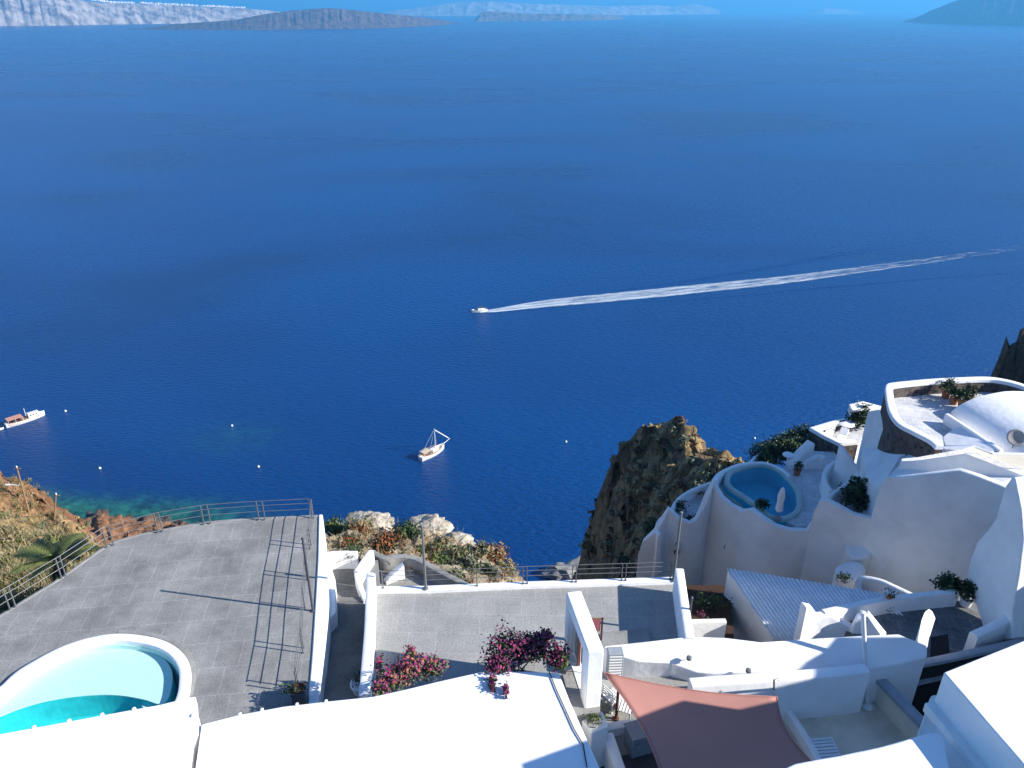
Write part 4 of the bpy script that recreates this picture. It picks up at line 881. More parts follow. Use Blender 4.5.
# --- plant terrace in the shade
st('plant_terrace_floor', prism(pxpoly([(836, 624), (850, 608), (957, 590), (1000, 588), (1014, 630), (1010, 648), (930, 668), (884, 660)], 20.8), 1.8), 'paveD')
wl('low white wall along the back of the shaded plant terrace', wallgeo(wpath([(824, 611), (850, 605.5), (890, 597.5), (957, 590.5)], 20.15), .28, zbot=CAMZ-23, r=.06), 'white', smooth=40)
pot_plant('round leafy plant in a white pot on the shaded plant terrace', P(965, 605, 20.8), .38, .24, ['leafd', 'leafd', 'leafm'], (.60, .5, .45), 1100, .07, 'whitemetal')
pot_plant('spreading dark plant behind the low wall of the plant terrace', P(944, 597, 20.8), .35, .22, ['leafd', 'leafd', 'leafm'], (.58, .42, .4), 1000, .07, 'whitemetal')
pot_plant('small bowl of white flowers on the low wall of the plant terrace', P(889, 597.5, 20.13), .12, .16, ['whitemetal', 'leafd', 'whitemetal'], (.32, .24, .15), 260, .045, 'terracotta')
shrub('brown trailing plant below the bowl of white flowers', P(889, 611, 20.8), (.3, .2, .22), 120, .04, ['bark', 'leafd'], name='trailing_plant', cat='plant')
wl('upright white fin wall standing in the plant terrace', prism([PY(917, 641, 19.9), PY(922, 619, 20.25), PY(925, 611, 20.6), PY(928.5, 608, 20.9), PY(932.5, 610.5, 20.9), PY(936, 618, 20.7), PY(931, 622, 20.5), PY(928, 646, 20.0)], zbot=CAMZ-22.5), 'white', bevel=.06, seg=3)
st('stairwell_shade_slab', prism(pxpoly([(931, 637), (948, 634), (950, 655), (930, 660)], 20.79), .1), 'dark')  # thin slab on the floor, its dark colour standing in for stairwell shade
wl('slanting low white wall at the right of the plant terrace', wallgeo(wpath([(974, 634, 19.7), (992, 626, 19.6), (1012, 615, 19.4), (1022, 606, 19.2)]), .34, zbot=CAMZ-22.5, r=.08), 'white', smooth=40)
def PX(px, py, x): X, f, d = ray(px, py); t_ = x/X; return Vector((x, f*t_, CAMZ-d*t_))
fin = [PX(*q, 17.6) for q in [(1011.5, 477), (1005, 486), (1000, 503), (996, 518), (987, 531), (977, 542), (970, 560), (966.5, 577), (975, 603), (987, 640), (1012, 640), (1012, 612), (1018.5, 574), (1023, 540), (1021, 510), (1014.5, 478)]]
n = len(fin); V = [v for v in fin]+[v+Vector((.55, .1, 0)) for v in fin]
Fc = [tuple(range(n)), tuple(range(2*n-1, n-1, -1))]+[(i, i+n, (i+1) % n+n, (i+1) % n) for i in range(n)]
o = wl('tall white fin wall rising at the right edge of the photo', (V, Fc), 'white', bevel=.07, seg=3)
wl('unseen white wall added off frame to shade the plant terrace', prism([(18.3, 13, CAMZ-18.2), (18.9, 13, CAMZ-18.2), (18.9, 21.6, CAMZ-17.9), (18.3, 21.6, CAMZ-17.9)], zbot=CAMZ-23), 'white', bevel=.05)  # out of view, added to block the sun from the plant terrace
# --- near roofs
C_ = P(943.5, 672, 12.6); E_ = P(1024, 640, 12.6); N_ = P(1024, 765, 12.6); d1 = (N_-C_).normalized()
far = C_+d1*7
bl = thing('near_white_house', Vector((C_.x, C_.y, CAMZ-22)), 'white house with a sunlit flat roof filling the bottom right corner', 'house')
zt = CAMZ-12.6
roofp = [C_, E_, Vector((15.7, 14.6, zt)), Vector((17.0, 14.2, zt)), Vector((18.5, 14.6, zt)), Vector((20.3, 15.5, zt)), Vector((21.6, 15.9, zt)), Vector((22.3, 17.5, zt)), Vector((30, 17.5, zt)), Vector((30, 2, zt)), Vector((far.x+.3, 2, zt)), far]
obj('roof', prism(roofp, .9), 'whiter', bl, bevel=.04, seg=3)
nl = Vector((-d1.y, d1.x, 0)); nl = nl if nl.x < 0 else -nl
obj('wall', prism([p+Vector((.05, -.05, -.9)) if i > 0 else p+Vector((.08, -.05, -.9)) for i, p in enumerate(roofp)], zbot=CAMZ-25), 'white', bl)
obj('cornice', prism([lift(C_, -.85)+nl*.22, lift(C_, -.85)-nl*.1, lift(far, -.85)-nl*.1, lift(far, -.85)+nl*.22], .25), 'white', bl, bevel=.03)
nr = thing('low_white_roof', P(870, 760, 22), 'lower white roof with a rounded edge left of the near house, at the bottom edge', 'roof')
obj('roof', prism(catmull(pxpoly([(776, 771), (840, 754), (880, 745.5), (915, 735.5), (932, 731.5), (940, 732.5), (945, 741), (950, 768), (962, 830), (870, 860), (760, 830)], 13.3), 3, True), zbot=CAMZ-14.2), 'whiter', nr, bevel=.08, seg=3)
obj('wall', prism(pxpoly([(790, 775), (935, 737), (945, 768), (955, 860), (780, 860)], 14.1), zbot=CAMZ-23), 'white', nr)
wl('white sloping wall piece between the near house and the low white roof', prism(pxpoly([(931, 695, 13.5), (936, 694, 13.5), (964, 725, 13.5), (1020, 790, 13.5), (960, 850, 13.9), (938, 790, 13.9), (917, 736, 14.1)]), zbot=CAMZ-23), 'white', bevel=.04)
big = [(201.5, 724), (238, 714.5), (283, 706), (330, 700.5), (373, 696), (405, 689), (440, 680.5), (481, 671.5), (524, 671), (559, 672.5), (570, 700.8), (600, 768), (615, 805), (190, 830), (195, 768)]
br = thing('big_white_roof', P(400, 740, 20), 'broad bright white flat roof in the bottom middle with bougainvillea on its far edge', 'roof')
obj('roof', prism(pxpoly(big, 17.5), .5), 'whiter', br, bevel=.05, seg=3)
obj('wall', prism([lift(p, -.5) for p in pxpoly([(q[0]+(1.5 if q[0] < 400 else -1.5), q[1]+1.5) for q in big], 17.5)], zbot=CAMZ-23), 'white', br)
for px, py in [(240, 714.4), (262, 710), (297, 704.6), (326, 701.5)]: obj('edge_knob', lathe(P(px, py, 17.5), [(.05, -.02), (.05, .03), (.03, .045)], 10), 'whiter', br, 40)
cb = obj('roof_cable', tube([lift(P(*q, 17.5), .03) for q in [(549, 672), (556, 690), (566, 712), (574, 730), (583, 745), (587, 768)]], .016, 6), 'cable'); tag(cb, 'thin dark cable lying along the right side of the big white roof', 'cable')
le = [(-80, 755), (0, 733.5), (60, 722.5), (120, 711.5), (161, 704), (189, 697), (195.5, 696), (196.5, 718), (191, 731), (187, 768), (186, 830), (-80, 830)]
lr = thing('left_white_roof', P(80, 760, 20), 'white flat roof in the bottom left corner in front of the turquoise pool', 'roof')
obj('roof', prism(pxpoly(le, 17.0), .4), 'whiter', lr, bevel=.04, seg=3)
obj('wall', prism([lift(p, -.4) for p in pxpoly([(q[0]-1.5, q[1]+1.5) for q in le], 17.0)], zbot=CAMZ-22), 'white', lr)
for px, py in [(34, 727.5), (69, 721), (102, 715), (134, 709.3), (193, 716)]: obj('edge_knob', lathe(P(px, py, 17.0), [(.055, -.02), (.055, .03), (.03, .045)], 10), 'whiter', lr, 40)
# bougainvillea
def boug(label, parts, base, n, mats):
    t = thing('bougainvillea', base, label, 'bougainvillea', None)
    gs = [leaves(c, r, int(n*w_*1.3), .05, 3, .3, .6, -.8, .45) for c, r, w_ in parts]
    obj('foliage', join(*gs), [mats[0], mats[1], mats[1]], t)
    gs = [leaves(lift(c, .06), tuple(q*1.06 for q in r), int(n*w_*.5), .042, 3, .6, .8, -.4, .5) for c, r, w_ in parts]
    obj('bracts', join(*gs), [mats[2], mats[3], mats[2]], t)
    obj('stem', join(*[tube([base, (base+c)/2+Vector((.1, .1, .1)), c], .03, 6, True, .012) for c, r, w_ in parts]), 'bark', t)
boug('pink bougainvillea at the far left edge of the big white roof', [(P(392, 680, 18.0), (.55, .4, .4), .8), (P(412, 670, 17.9), (.5, .4, .42), .8), (P(432, 668, 17.9), (.42, .35, .25), .5), (P(411, 655, 18.0), (.16, .14, .35), .25), (P(381, 690, 17.8), (.3, .25, .2), .3), (P(379, 664, 18.2), (.12, .3, .12), .12)], P(405, 676, 20), 900, ['leafl', 'leafg', 'magenta', 'terracotta'])
boug('purple bougainvillea trailing over the middle of the big white roof', [(P(512, 651, 17.6), (.85, .6, .5), 1.3), (P(535, 648, 17.6), (.65, .5, .45), .9), (P(497, 668, 17.5), (.4, .4, .3), .5), (P(557, 660, 18.0), (.4, .4, .45), .5), (P(492, 684, 17.45), (.12, .3, .10), .12), (P(506, 690, 17.42), (.08, .25, .08), .08), (P(545, 637, 17.6), (.3, .15, .25), .2)], P(530, 660, 20), 1000, ['leafm', 'leafd', 'purple', 'magenta'])
shrub('green leaves at the foot of the door wall beside the purple bougainvillea', P(562, 672, 18.4), (.25, .35, .45), 220, .05, ['leafd', 'leafl'], name='leafy_plant', cat='plant')
# ================================================================== the villa on the right
vf = [(640, 552, 43.6), (643, 540, 43.5), (655, 530, 43.5), (662, 519, 43.8), (668.5, 507.5, 44), (673, 511.6, 43.8), (679, 517, 43.6), (690, 521.6, 43.4), (696, 517.5, 43.5), (702, 507, 43.6), (708, 493, 44.0), (713.5, 481, 44.4), (717, 487, 44.1), (722.5, 496, 43.8), (731, 503.5, 43.2), (743, 509.5, 42.5), (752.5, 508, 42.1), (763, 516, 41.3), (776, 524.5, 40.6), (790, 528.4, 40.35), (807, 529, 40.27), (811.5, 522, 40.25), (815, 511, 40.2), (821, 498, 40.05), (827, 499, 39.9), (837, 503.5, 39.5), (854, 513, 39), (873, 517.5, 38.6), (876.5, 509, 38.5), (881, 494, 38.4), (888.6, 475.8, 38.2), (903, 476, 37.6), (960.5, 469, 36), (980, 475, 35.5), (1000, 482.5, 35), (1040, 500, 34.4)]
vil = thing('pool_villa', PY(760, 560, 43), 'white plastered cliff villa with a blue pool terrace and curving parapets', 'villa')
obj('front_wall', wallgeo([PY(*q) for q in vf], .42, zbot=CAMZ-42, r=.10), 'cream', vil, 50)
far_lip = catmull([PY(713.5, 481, 44.5), PY(717.5, 475, 46)]+pxpoly([(725, 470), (739, 464.5), (760, 462.2), (772, 464.5), (783, 470), (790, 476)], 29.8), 5)
obj('pool_parapet', wallgeo(far_lip, .34, zbot=CAMZ-36, r=.10), 'white', vil, 50)
obj('terrace_floor', prism(pxpoly([(783, 468), (797, 450), (834, 452), (850, 470), (826, 502), (814, 516), (811, 526), (796, 527), (786, 521), (790, 516), (797, 511), (799, 500), (796, 488), (788, 477)], 30.05), 3), 'paveV', vil)
obj('outer_gutter', prism(pxpoly([(715, 479), (719, 474.5), (726, 470), (739, 464.7), (746, 463.5), (747, 466), (734, 471.5), (729, 480), (732, 488), (743, 496), (753, 504), (744, 506), (732, 500), (721, 490)], 30.45), 2), 'poolgreen', vil)
vp = thing('cliff_pool', P(765, 492, 30), 'rounded deep blue pool on the terrace of the cliff villa', 'pool')
pin = catmull(pxpoly([(727, 480), (731, 471), (748, 465.3), (764, 464), (779, 469), (790, 479), (797.5, 489), (800, 501), (797.5, 510), (789, 516), (778, 517.5), (768, 514), (756, 504), (743, 495), (731, 487)], 29.85), 5, True)
obj('rim', wallgeo(pin, .38, 2.2, r=.07, closed=True), 'poolgreen', vp, 50)
obj('floor', prism([Vector((p.x, p.y, CAMZ-31.3)) for p in pin], .3), 'poolblue', vp)
obj('lining', wallgeo([lift(p, -.22) for p in pin], .42, 1.6, r=.01, closed=True), 'poolblue', vp, 50)
pw = [Vector((p.x, p.y, CAMZ-30.02)) for p in pin]; pw = pw if area(pw) > 0 else pw[::-1]
obj('water', (pw, [tuple(range(len(pw)))]), 'poolwater2', vp)
# closed parasol
c = P(777.5, 518.5, 29.87); t = thing('closed_parasol', c, 'closed white parasol standing at the near edge of the cliff pool', 'parasol')
obj('pole', tube([c, lift(c, 2.3)], .03, 8), 'wood', t); obj('base', lathe(c, [(.28, 0), (.28, .05), (.06, .09)], 14), 'concrete', t)
obj('canopy', lathe(c, [(.20, .62), (.25, .75), (.2, 1.3), (.24, 1.7), (.17, 2.15), (.05, 2.4)], 9), 'white', t, 30)
shrub('dark round bush on the rim at the front of the cliff pool', P(761, 508.5, 29.85), (.48, .4, .42), 700, .08, ['leafd', 'leafd', 'leafm'])
# small vents on the big wall
def vent(label, px, py, y, w_, h_):
    c = PY(px, py, y); t = thing('wall_vent', c, label, 'vent'); pts = [(w_*math.cos(a_), h_*math.sin(a_)) for a_ in np.linspace(0, math.pi, 9)]+[(-w_, -h_), (w_, -h_)]
    V = [c+Vector((x, -.04, z)) for x, z in pts]+[c+Vector((x, .25, z)) for x, z in pts]; n = len(pts)
    obj('shade_infill', (V, [tuple(range(n)), tuple(range(2*n-1, n-1, -1))]+[(i, (i+1) % n, n+(i+1) % n, n+i) for i in range(n)]), 'dark', t)  # solid block, dark colour in place of the shade inside the niche
    V2 = tube([c+Vector((x*1.15, -.06, z*1.12)) for x, z in pts[:9]], .045, 6); obj('surround', V2, 'cream', t, 50)
vent('small dark arched vent in the big villa wall under the pool', 727, 545.5, 43.0, .2, .28)
vent('small dark arched vent behind the steel pole low on the villa wall', 677, 549, 43.2, .14, .45)
# left lower balcony
st('balcony_floor', prism(pxpoly([(672, 514), (676, 500), (690, 489), (709, 484), (706, 508), (692, 527)], 32.0), 3), 'paveV')
wl('curved white wall of the lower balcony left of the cliff pool', wallgeo(catmull(pxpoly([(671, 511), (677, 500), (690, 490.5), (711, 482)], 31.2), 5), .26, zbot=CAMZ-37, r=.08), 'white', smooth=50)
wl('short curved white wall at the far left end of the villa', wallgeo(catmull(pxpoly([(660, 535), (657, 527), (660, 519), (668, 513)], 32.2), 4), .26, zbot=CAMZ-37, r=.08), 'white', smooth=50)
shrub('dark shrub in the left corner of the lower balcony', P(678, 512, 32.0), (.7, .5, .6), 420, .08, ['leafd', 'leafd', 'leafm'])
shrub('low dark shrub at the front of the lower balcony', P(690, 523, 32.0), (.6, .4, .4), 300, .08, ['leafd', 'leafd', 'leafm'])
shrub('brown flowering plants along the wall of the lower balcony', P(697, 496, 32.0), (.9, .5, .35), 300, .07, ['leafd', 'rust', 'terracotta'])
shrub('dark creeper hanging at the far left end of the villa', P(650, 545, 34.5), (.8, .8, 1.3), 700, .1, ['leafd', 'leafm'], name='creeper', cat='creeper')
# hedge behind the pool
t = thing('hedge', P(780, 455, 31), 'long dark hedge on the edge of the slope behind the cliff pool', 'hedge')
obj('foliage', join(*[leaves(P(px, py, 30.6), (1.1, 1.3, .9), 700, .1, 3, .5, .6, -.3, .3) for px, py in [(761, 458), (769, 453), (778, 450), (787, 446), (796, 441), (805, 437), (790, 453), (777, 457)]]), ['leafd', 'leafd', 'leafm'], t)
obj('stem', join(*[tube([P(px, py, 32), P(px, py, 30.8)], .05, 5) for px, py in [(765, 456), (780, 449), (800, 440)]]), 'bark', t)
wl('thin white wall along the sea side of the hedge', wallgeo(catmull(pxpoly([(747, 465), (756, 456), (766, 447.5), (778, 440)], 30.2), 4), .22, zbot=CAMZ-36, r=.06), 'white', smooth=50)
wl('tall white wedge wall between the hedge and the lava stone terrace', wallgeo([P(792, 462, 29.6), P(800, 452, 29.0), P(811, 441.5, 28.4)], .75, zbot=CAMZ-33, r=.12), 'white', smooth=50)
wl('lower white wedge wall on the cliff pool terrace', wallgeo(catmull([P(800, 464, 29.7), P(809, 459, 29.3), P(819, 455, 29.0), P(824, 458, 29.1)], 4), .5, zbot=CAMZ-33, r=.12), 'white', smooth=50)
def rtable(label, c, r, hh):
    t = thing('round_table', c, label, 'table', 'round white tables of the villa'); obj('tabletop', lathe(lift(c, hh), [(r, -.04), (r, 0), (r*.97, .01)], 20), 'whiter', t, 40); obj('pedestal', tube([c, lift(c, hh)], .06, 8), 'whitemetal', t); obj('foot', lathe(c, [(r*.5, 0), (r*.5, .03), (.08, .06)], 14), 'whitemetal', t)
rtable('round white table in the shade beside the hedge and the cliff pool', P(787, 463, 30.05), .42, .72)
rtable('round white table in the sun on the lava stone terrace', P(845, 432, 30), .6, .74)
pot_plant('dark potted shrub at the far corner of the cliff pool', P(796.5, 475, 30.05), .45, .25, ['leafd', 'leafd', 'leafm'], (.42, .4, .42), 360, .06)
def lounger(label, c, rz):
    t = thing('sun_lounger', c, label, 'sun lounger', 'sun loungers on the lava stone terrace'); ca, sa = math.cos(rz), math.sin(rz)
    def q(x, y, z): return c+Vector((x*ca-y*sa, x*sa+y*ca, z))
    obj('mattress', box(q(-.25, 0, .33), (1.3, .6, .1), rz), 'whiter', t, bevel=.03); bk = box((0, 0, 0), (.65, .6, .1)); 
    V = [q(.68+v[0]*.85, v[1], .52+v[0]*.5+v[2]) for v in bk[0]]; obj('backrest', (V, bk[1]), 'whiter', t, bevel=.03)
    for x in (-.8, .35):
        for y in (-.26, .26): obj('leg', box(q(x, y, .14), (.05, .05, .28), rz), 'whitemetal', t)
lounger('white sun lounger nearest the sea wall of the lava stone terrace', P(829, 435.5, 30), 1.0)
lounger('white sun lounger nearer the round table on the lava stone terrace', P(841, 441, 30), 1.0)
# lava stone terraces
st('small_terrace_floor', prism(pxpoly([(814, 431), (849, 420), (868, 424), (858, 445), (840, 443)], 30), 3), 'paveV')
sp = pxpoly([(850, 418), (831, 423), (814, 428), (826, 435), (840, 441.5), (855, 440)], 29.25)
t = thing('lava_stone_wall', sp[0], 'angular dark lava stone wall with white coping round the small sunny terrace', 'wall'); obj('coping', wallgeo(sp, .5, .28, r=.05), 'whiter', t, 50); obj('stonework', wallgeo([lift(p, -.26) for p in sp], .44, zbot=CAMZ-34, r=.01), 'stone', t, 40)
shrub('dark round tree crown behind the small lava stone terrace', P(859, 427, 30), (1.15, 1.0, 1.0), 2400, .12, ['leafd', 'leafd', 'leafm'], name='small_tree', cat='tree')
wl('small white roof box at the sea side above the small stone terrace', prism(pxpoly([(849, 404, 28.2), (863, 401, 28.2), (882, 406, 28.2), (870, 411.5, 28.5), (852, 410, 28.5)]), .7), 'whiter', name='roof_box', cat='roof', bevel=.05)
wl('tall shaded white wall between the two lava stone terraces', prism(pxpoly([(868, 411.5, 24.8), (880, 409.5, 24.4), (884, 430, 24.6), (886, 446, 25.2), (876, 449, 26.5), (863, 447, 27)]), zbot=CAMZ-33), 'white', bevel=.12, seg=3)
rp_ = catmull(pxpoly([(940, 446), (932.7, 439.5), (915.6, 430.5), (901.5, 423), (893.5, 412), (890.3, 399), (889.6, 386), (897, 383.5), (911, 382), (932.7, 380), (954.6, 378.8), (986, 377.8), (1004.6, 380), (1024, 385.3), (1050, 396)], 23), 4)
t = thing('round_terrace_wall', rp_[0], 'curved dark lava stone wall with white coping round the upper terrace', 'wall'); obj('coping', wallgeo(rp_, .48, .25, r=.05), 'whiter', t, 50); obj('stonework', wallgeo([lift(p, -.24) for p in rp_], .42, zbot=CAMZ-32, r=.01), 'stone', t, 40)
st('round_terrace_floor', prism([Vector((p.x, p.y, CAMZ-24)) for p in rp_]+pxpoly([(1050, 440), (990, 455), (950, 450)], 24), 3), 'paveV')
for (px, py, r_, lb) in [(945, 398, .62, 'dark leafy potted plant at the far left of the four on the round terrace'), (953, 404, .5, 'dark leafy plant in a terracotta pot, second from the left on the round terrace'), (961, 408.5, .62, 'leafy plant in a terracotta pot nearest the vaulted roof'), (968, 401, .5, 'grey green potted plant at the far right of the four on the round terrace')]:
    pot_plant(lb, P(px, py, 24), .5, .27, ['leafd', 'leafd', 'leafm'], (r_, r_, r_*.85), 480, .085, 'terracotta', group='potted plants on the round terrace', spk=40)
# white houses right
wl('shaded white rounded roof below the lava stone round wall', prism([PY(863, 447, 45), PY(884, 449.5, 44.4), PY(897, 446, 43.8), PY(911, 443.5, 43), PY(924, 446, 42.4), PY(930, 450, 41.6), PY(902, 459, 40.6), PY(889, 475, 39.6), PY(877, 490, 39.9), PY(866, 476, 41.5)], zbot=CAMZ-34), 'white', name='rounded_roof', cat='roof', bevel=.2, seg=4)
st('tree_patio_floor', prism(pxpoly([(829, 500), (860, 474), (884, 480), (878, 520), (850, 515)], 29.0), 3), 'paveV')
shrub('dark egg shaped tree in the walled patio of the villa', P(857, 508, 29.0), (1.2, 1.05, 1.15), 3600, .12, ['leafd', 'leafd', 'leafd', 'leafm'], name='small_tree', cat='tree')
wl('white ridge wall curling round the tree patio', wallgeo(catmull([P(841, 445, 27.0), P(850, 458, 27.4), P(860, 474, 28.1), P(846, 484, 28.4), P(829, 496.5, 28.2)], 4), .34, zbot=CAMZ-33, r=.10), 'white', smooth=50)
wl('half round white stair wall on the cliff pool terrace', wallgeo(catmull(pxpoly([(842, 459), (831, 464), (825, 473), (827, 484), (832, 490)], 28.9), 5), .32, zbot=CAMZ-33, r=.10), 'white', smooth=50)
h1 = thing('upper_white_house', PY(960, 480, 38), 'white house with stepped gables and a vaulted roof at the right', 'house')
obj('body', prism([PY(889, 476.5, 38.4), PY(903, 476.5, 37.8), PY(960.5, 469.5, 36.2), PY(1000, 483, 35.2), PY(1040, 500, 34.6), Vector((34, 39, CAMZ-23.3)), Vector((24.5, 41, CAMZ-24.6))], zbot=CAMZ-33), 'cream', h1)
obj('upper_wall', prism([PY(901, 461, 38.9), PY(917, 460, 38.6), PY(965.5, 453, 37.3), PY(1024, 475.5, 35.7), PY(1045, 484, 35.2), PY(1045, 479, 36), PY(1024, 470, 36.4), PY(966, 449.5, 38), PY(917, 457, 39.1), PY(901, 458.5, 39.4)], zbot=CAMZ-30), 'white', h1, bevel=.06, seg=3)
obj('gable_roof', prism([PY(935, 446, 41.3), PY(938, 440.5, 41.8), PY(948, 432, 42.2), PY(962.4, 424.4, 42.4), PY(980, 437, 40.9), PY(997, 449.5, 39.4), PY(992, 453, 39.1), PY(975, 446.5, 39.5), PY(958, 451, 39.3), PY(945, 450, 40.3)], zbot=CAMZ-30), 'whiter', h1, bevel=.08, seg=3)
obj('courtyard_floor', prism([PY(956, 452.5, 39.2), PY(975, 448, 39.4), PY(992, 454.5, 39), PY(1060, 455, 38.8), PY(1060, 486, 35.2), PY(1024, 473, 36.4), PY(966, 452, 38)], zbot=CAMZ-30), 'cream2', h1)
obj('low_parapet', wallgeo([PY(992, 453, 39.1), PY(1030, 453.5, 38.8), PY(1060, 454, 38.6)], .25, 1.2, r=.05), 'whiter', h1, 40)
obj('vault_parapet', wallgeo([P(947, 413.5, 23.3), P(974, 431, 23.3), P(1002, 450, 23.3)], .26, 4, r=.06), 'whiter', h1, 40)
def vault():
    V = []; n = 18; A0 = Vector((28.6, 44.6, 0)); ax = Vector((.2, -.98, 0)).normalized(); sd = Vector((.98, .2, 0)).normalized(); m = 10
    for i in range(m+1):
        q = i/m*6.2
        for k in range(n+1):
            a_ = math.pi*k/n; p = A0+ax*q+sd*(3.7-3.7*math.cos(a_)); p.z = CAMZ-24.0+1.45*math.sin(a_)+.02*noise.noise(Vector((i*.8, k*.6, 0))); V.append(p)
    Fc = [(i*(n+1)+k, (i+1)*(n+1)+k, (i+1)*(n+1)+k+1, i*(n+1)+k+1) for i in range(m) for k in range(n)]
    Fc += [tuple(range(n+1))[::-1], tuple(m*(n+1)+k for k in range(n+1))]
    return V, Fc
obj('vaulted_roof', vault(), 'whiter', h1, 60)
c = P(1012, 449, 23.6); t = thing('satellite_dish', c, 'round grey satellite dish standing in front of the vaulted roof', 'satellite dish')
obj('mast', tube([c, lift(c, .7)], .03, 8), 'metal', t)
dd_ = Vector((-.25, -.75, .6)).normalized(); uu = dd_.cross(Vector((0, 0, 1))).normalized(); vv = dd_.cross(uu)
cc = lift(c, .75); V = []; n = 20
for r_ in (0.02, .2, .38, .52): 
    for k in range(n): V.append(cc+(uu*math.cos(2*math.pi*k/n)+vv*math.sin(2*math.pi*k/n))*r_+dd_*(r_**2*.5))
Fc = [tuple(range(n))]+[(i*n+k, i*n+(k+1) % n, (i+1)*n+(k+1) % n, (i+1)*n+k) for i in range(3) for k in range(n)]
o = obj('dish', (V, Fc), 'concrete', t, 60); md = o.modifiers.new('s', 'SOLIDIFY'); md.thickness = .02
obj('feed_arm', tube([cc-vv*-.45, cc+dd_*.5], .012, 6), 'metal', t)
# buttresses low on the villa wall
wl('rounded white buttress low on the villa wall behind the corrugated shed', prism(catmull([PY(845, 541, 39.2), PY(856, 536, 39.4), PY(872, 538, 39.2), PY(878, 546, 38.4), PY(868, 556, 37.6), PY(850, 556, 37.8)], 3, True), zbot=CAMZ-40), 'cream', name='buttress', cat='buttress', bevel=.35, seg=4)
wl('second lower rounded buttress of the villa wall', prism(catmull([PY(836, 566, 36.9), PY(848, 560, 37.3), PY(862, 562, 37.2), PY(866, 572, 36.4), PY(852, 580, 35.8), PY(838, 576, 36.2)], 3, True), zbot=CAMZ-40), 'cream', name='buttress', cat='buttress', bevel=.35, seg=4)
wl('low white wall curling round a small yard at the foot of the villa', wallgeo(catmull([PY(859, 593, 33), PY(861, 578, 33.6), PY(878, 579, 33.2), PY(895, 586, 32.4), PY(914, 595, 31.6)], 4), .35, zbot=CAMZ-36, r=.1), 'white', smooth=50)
shrub('dark little plant at the foot of the villa buttress', PY(843, 582, 33.8), (.5, .4, .35), 200, .07, ['leafd', 'leafm'])

# ================================================================== plants on the slopes
def on(px, py, fallback=None):
    v = hit(px, py); return v
lst = [(334, 531, .9, ['leafl', 'leafm'], 'green yellow bush at the left end of the rocky outcrop'), (345, 519, .8, ['leafl', 'rust', 'leafm'], 'tall yellowish bush with rust twigs on the left top of the outcrop'), (360, 533, .9, ['rust', 'dry', 'leafl'], 'rust red bush on the left of the outcrop'), (350, 545, .6, ['rust', 'leafm'], 'low rust bush above the end of the lane'), (384, 547, .9, ['bark', 'leafd', 'rust'], 'dark brown bush in the hollow of the outcrop'),
       (407, 537, .95, ['leafm', 'leafd'], 'round dark green bush in the middle of the outcrop'), (420, 551, .5, ['leafm', 'leafl'], 'small fresh green bush below the round dark bush'), (441, 549, .7, ['leafl', 'dry', 'leafg'], 'pale mixed shrub right of the pole on the outcrop'), (438, 562, .6, ['leafl', 'leafm'], 'yellow green shrub low on the outcrop'), (458, 556, .7, ['leafg', 'dry', 'leafm'], 'grey green shrub on the sunny face of the outcrop'), (468, 568, .8, ['leafd', 'leafg'], 'dark grey green shrub above the railing'), (482, 552, .7, ['dry', 'leafg'], 'straw coloured shrub near the right top of the outcrop'), (496, 556, .75, ['dry', 'rust', 'dry'], 'rust coloured shrub at the right end of the outcrop'), (505, 570, .7, ['dry', 'leafg'], 'dry straw bush at the right foot of the outcrop'), (486, 573, .7, ['leafd', 'leafg'], 'dark bush behind the railing at the right of the outcrop'), (455, 577, .5, ['leafl', 'leafg'], 'small pale bush just above the concrete wall')]
for px, py, r_, ms, lb in lst:
    v = on(px, py)
    if v: shrub(lb, lift(v, -.25), (r_*.9, r_*.8, r_*.6), int(900*r_), .08, ms, 'shrubs on the rocky outcrop', spk=60)
def tufts(name, label, region, n, ln, mats, w_, cat, test=None):
    gs = []; V = []; Fc = []; mi = []; k = 0; tries = 0
    while k < n and tries < n*6:
        tries += 1; px = random.uniform(region[0], region[1]); py = random.uniform(region[2], region[3]); v = hit(px, py)
        if v is None or (test and not test(px, py, v)): continue
        g = spikes(v, (ln*.5, ln*.5, .02), random.randint(7, 14), ln*random.uniform(.5, 1.3), len(mats), w_, .8)
        j = len(V); V += list(g[0]); Fc += [tuple(a+j for a in f) for f in g[1]]; q = random.randrange(len(mats)); mi += [q if random.random() < .7 else m_ for m_ in g[2]]; k += 1
    o = obj(name, (V, Fc, mi), mats, None); tag(o, label, cat, kind='stuff')
tufts('dry_grass', 'dry straw grass and twigs over the rocky outcrop', (318, 522, 505, 590), 150, .45, ['dry', 'dry', 'rust', 'leafl'], .018, 'grass', lambda px, py, v: v.y < 60)
tufts('dry_grass', 'dry straw grass over the slope left of the terrace', (0, 175, 470, 610), 900, .75, ['dry', 'dry', 'leafg', 'leafl'], .03, 'grass', lambda px, py, v: v.y < 110 and (px < 70 or v.y < 60))
def scrub(name, label, region, n, r0, r1, mats, test, leaf):
    V = []; Fc = []; mi = []; k = 0; tries = 0
    while k < n and tries < n*8:
        tries += 1; px = random.uniform(region[0], region[1]); py = random.uniform(region[2], region[3]); v = hit(px, py)
        if v is None or v.z < 4 or not test(px, py, v): continue
        r_ = random.uniform(r0, r1); g = leaves(lift(v, r_*.3), (r_, r_, r_*.7), 46, leaf*r_, len(mats), .5, .8, -.2, .3)
        j = len(V); V += list(g[0]); Fc += [tuple(a+j for a in f) for f in g[1]]; q = random.randrange(len(mats)); mi += [q]*len(g[1]); k += 1
    o = obj(name, (V, Fc, mi), mats, None); tag(o, label, 'scrub', kind='stuff')
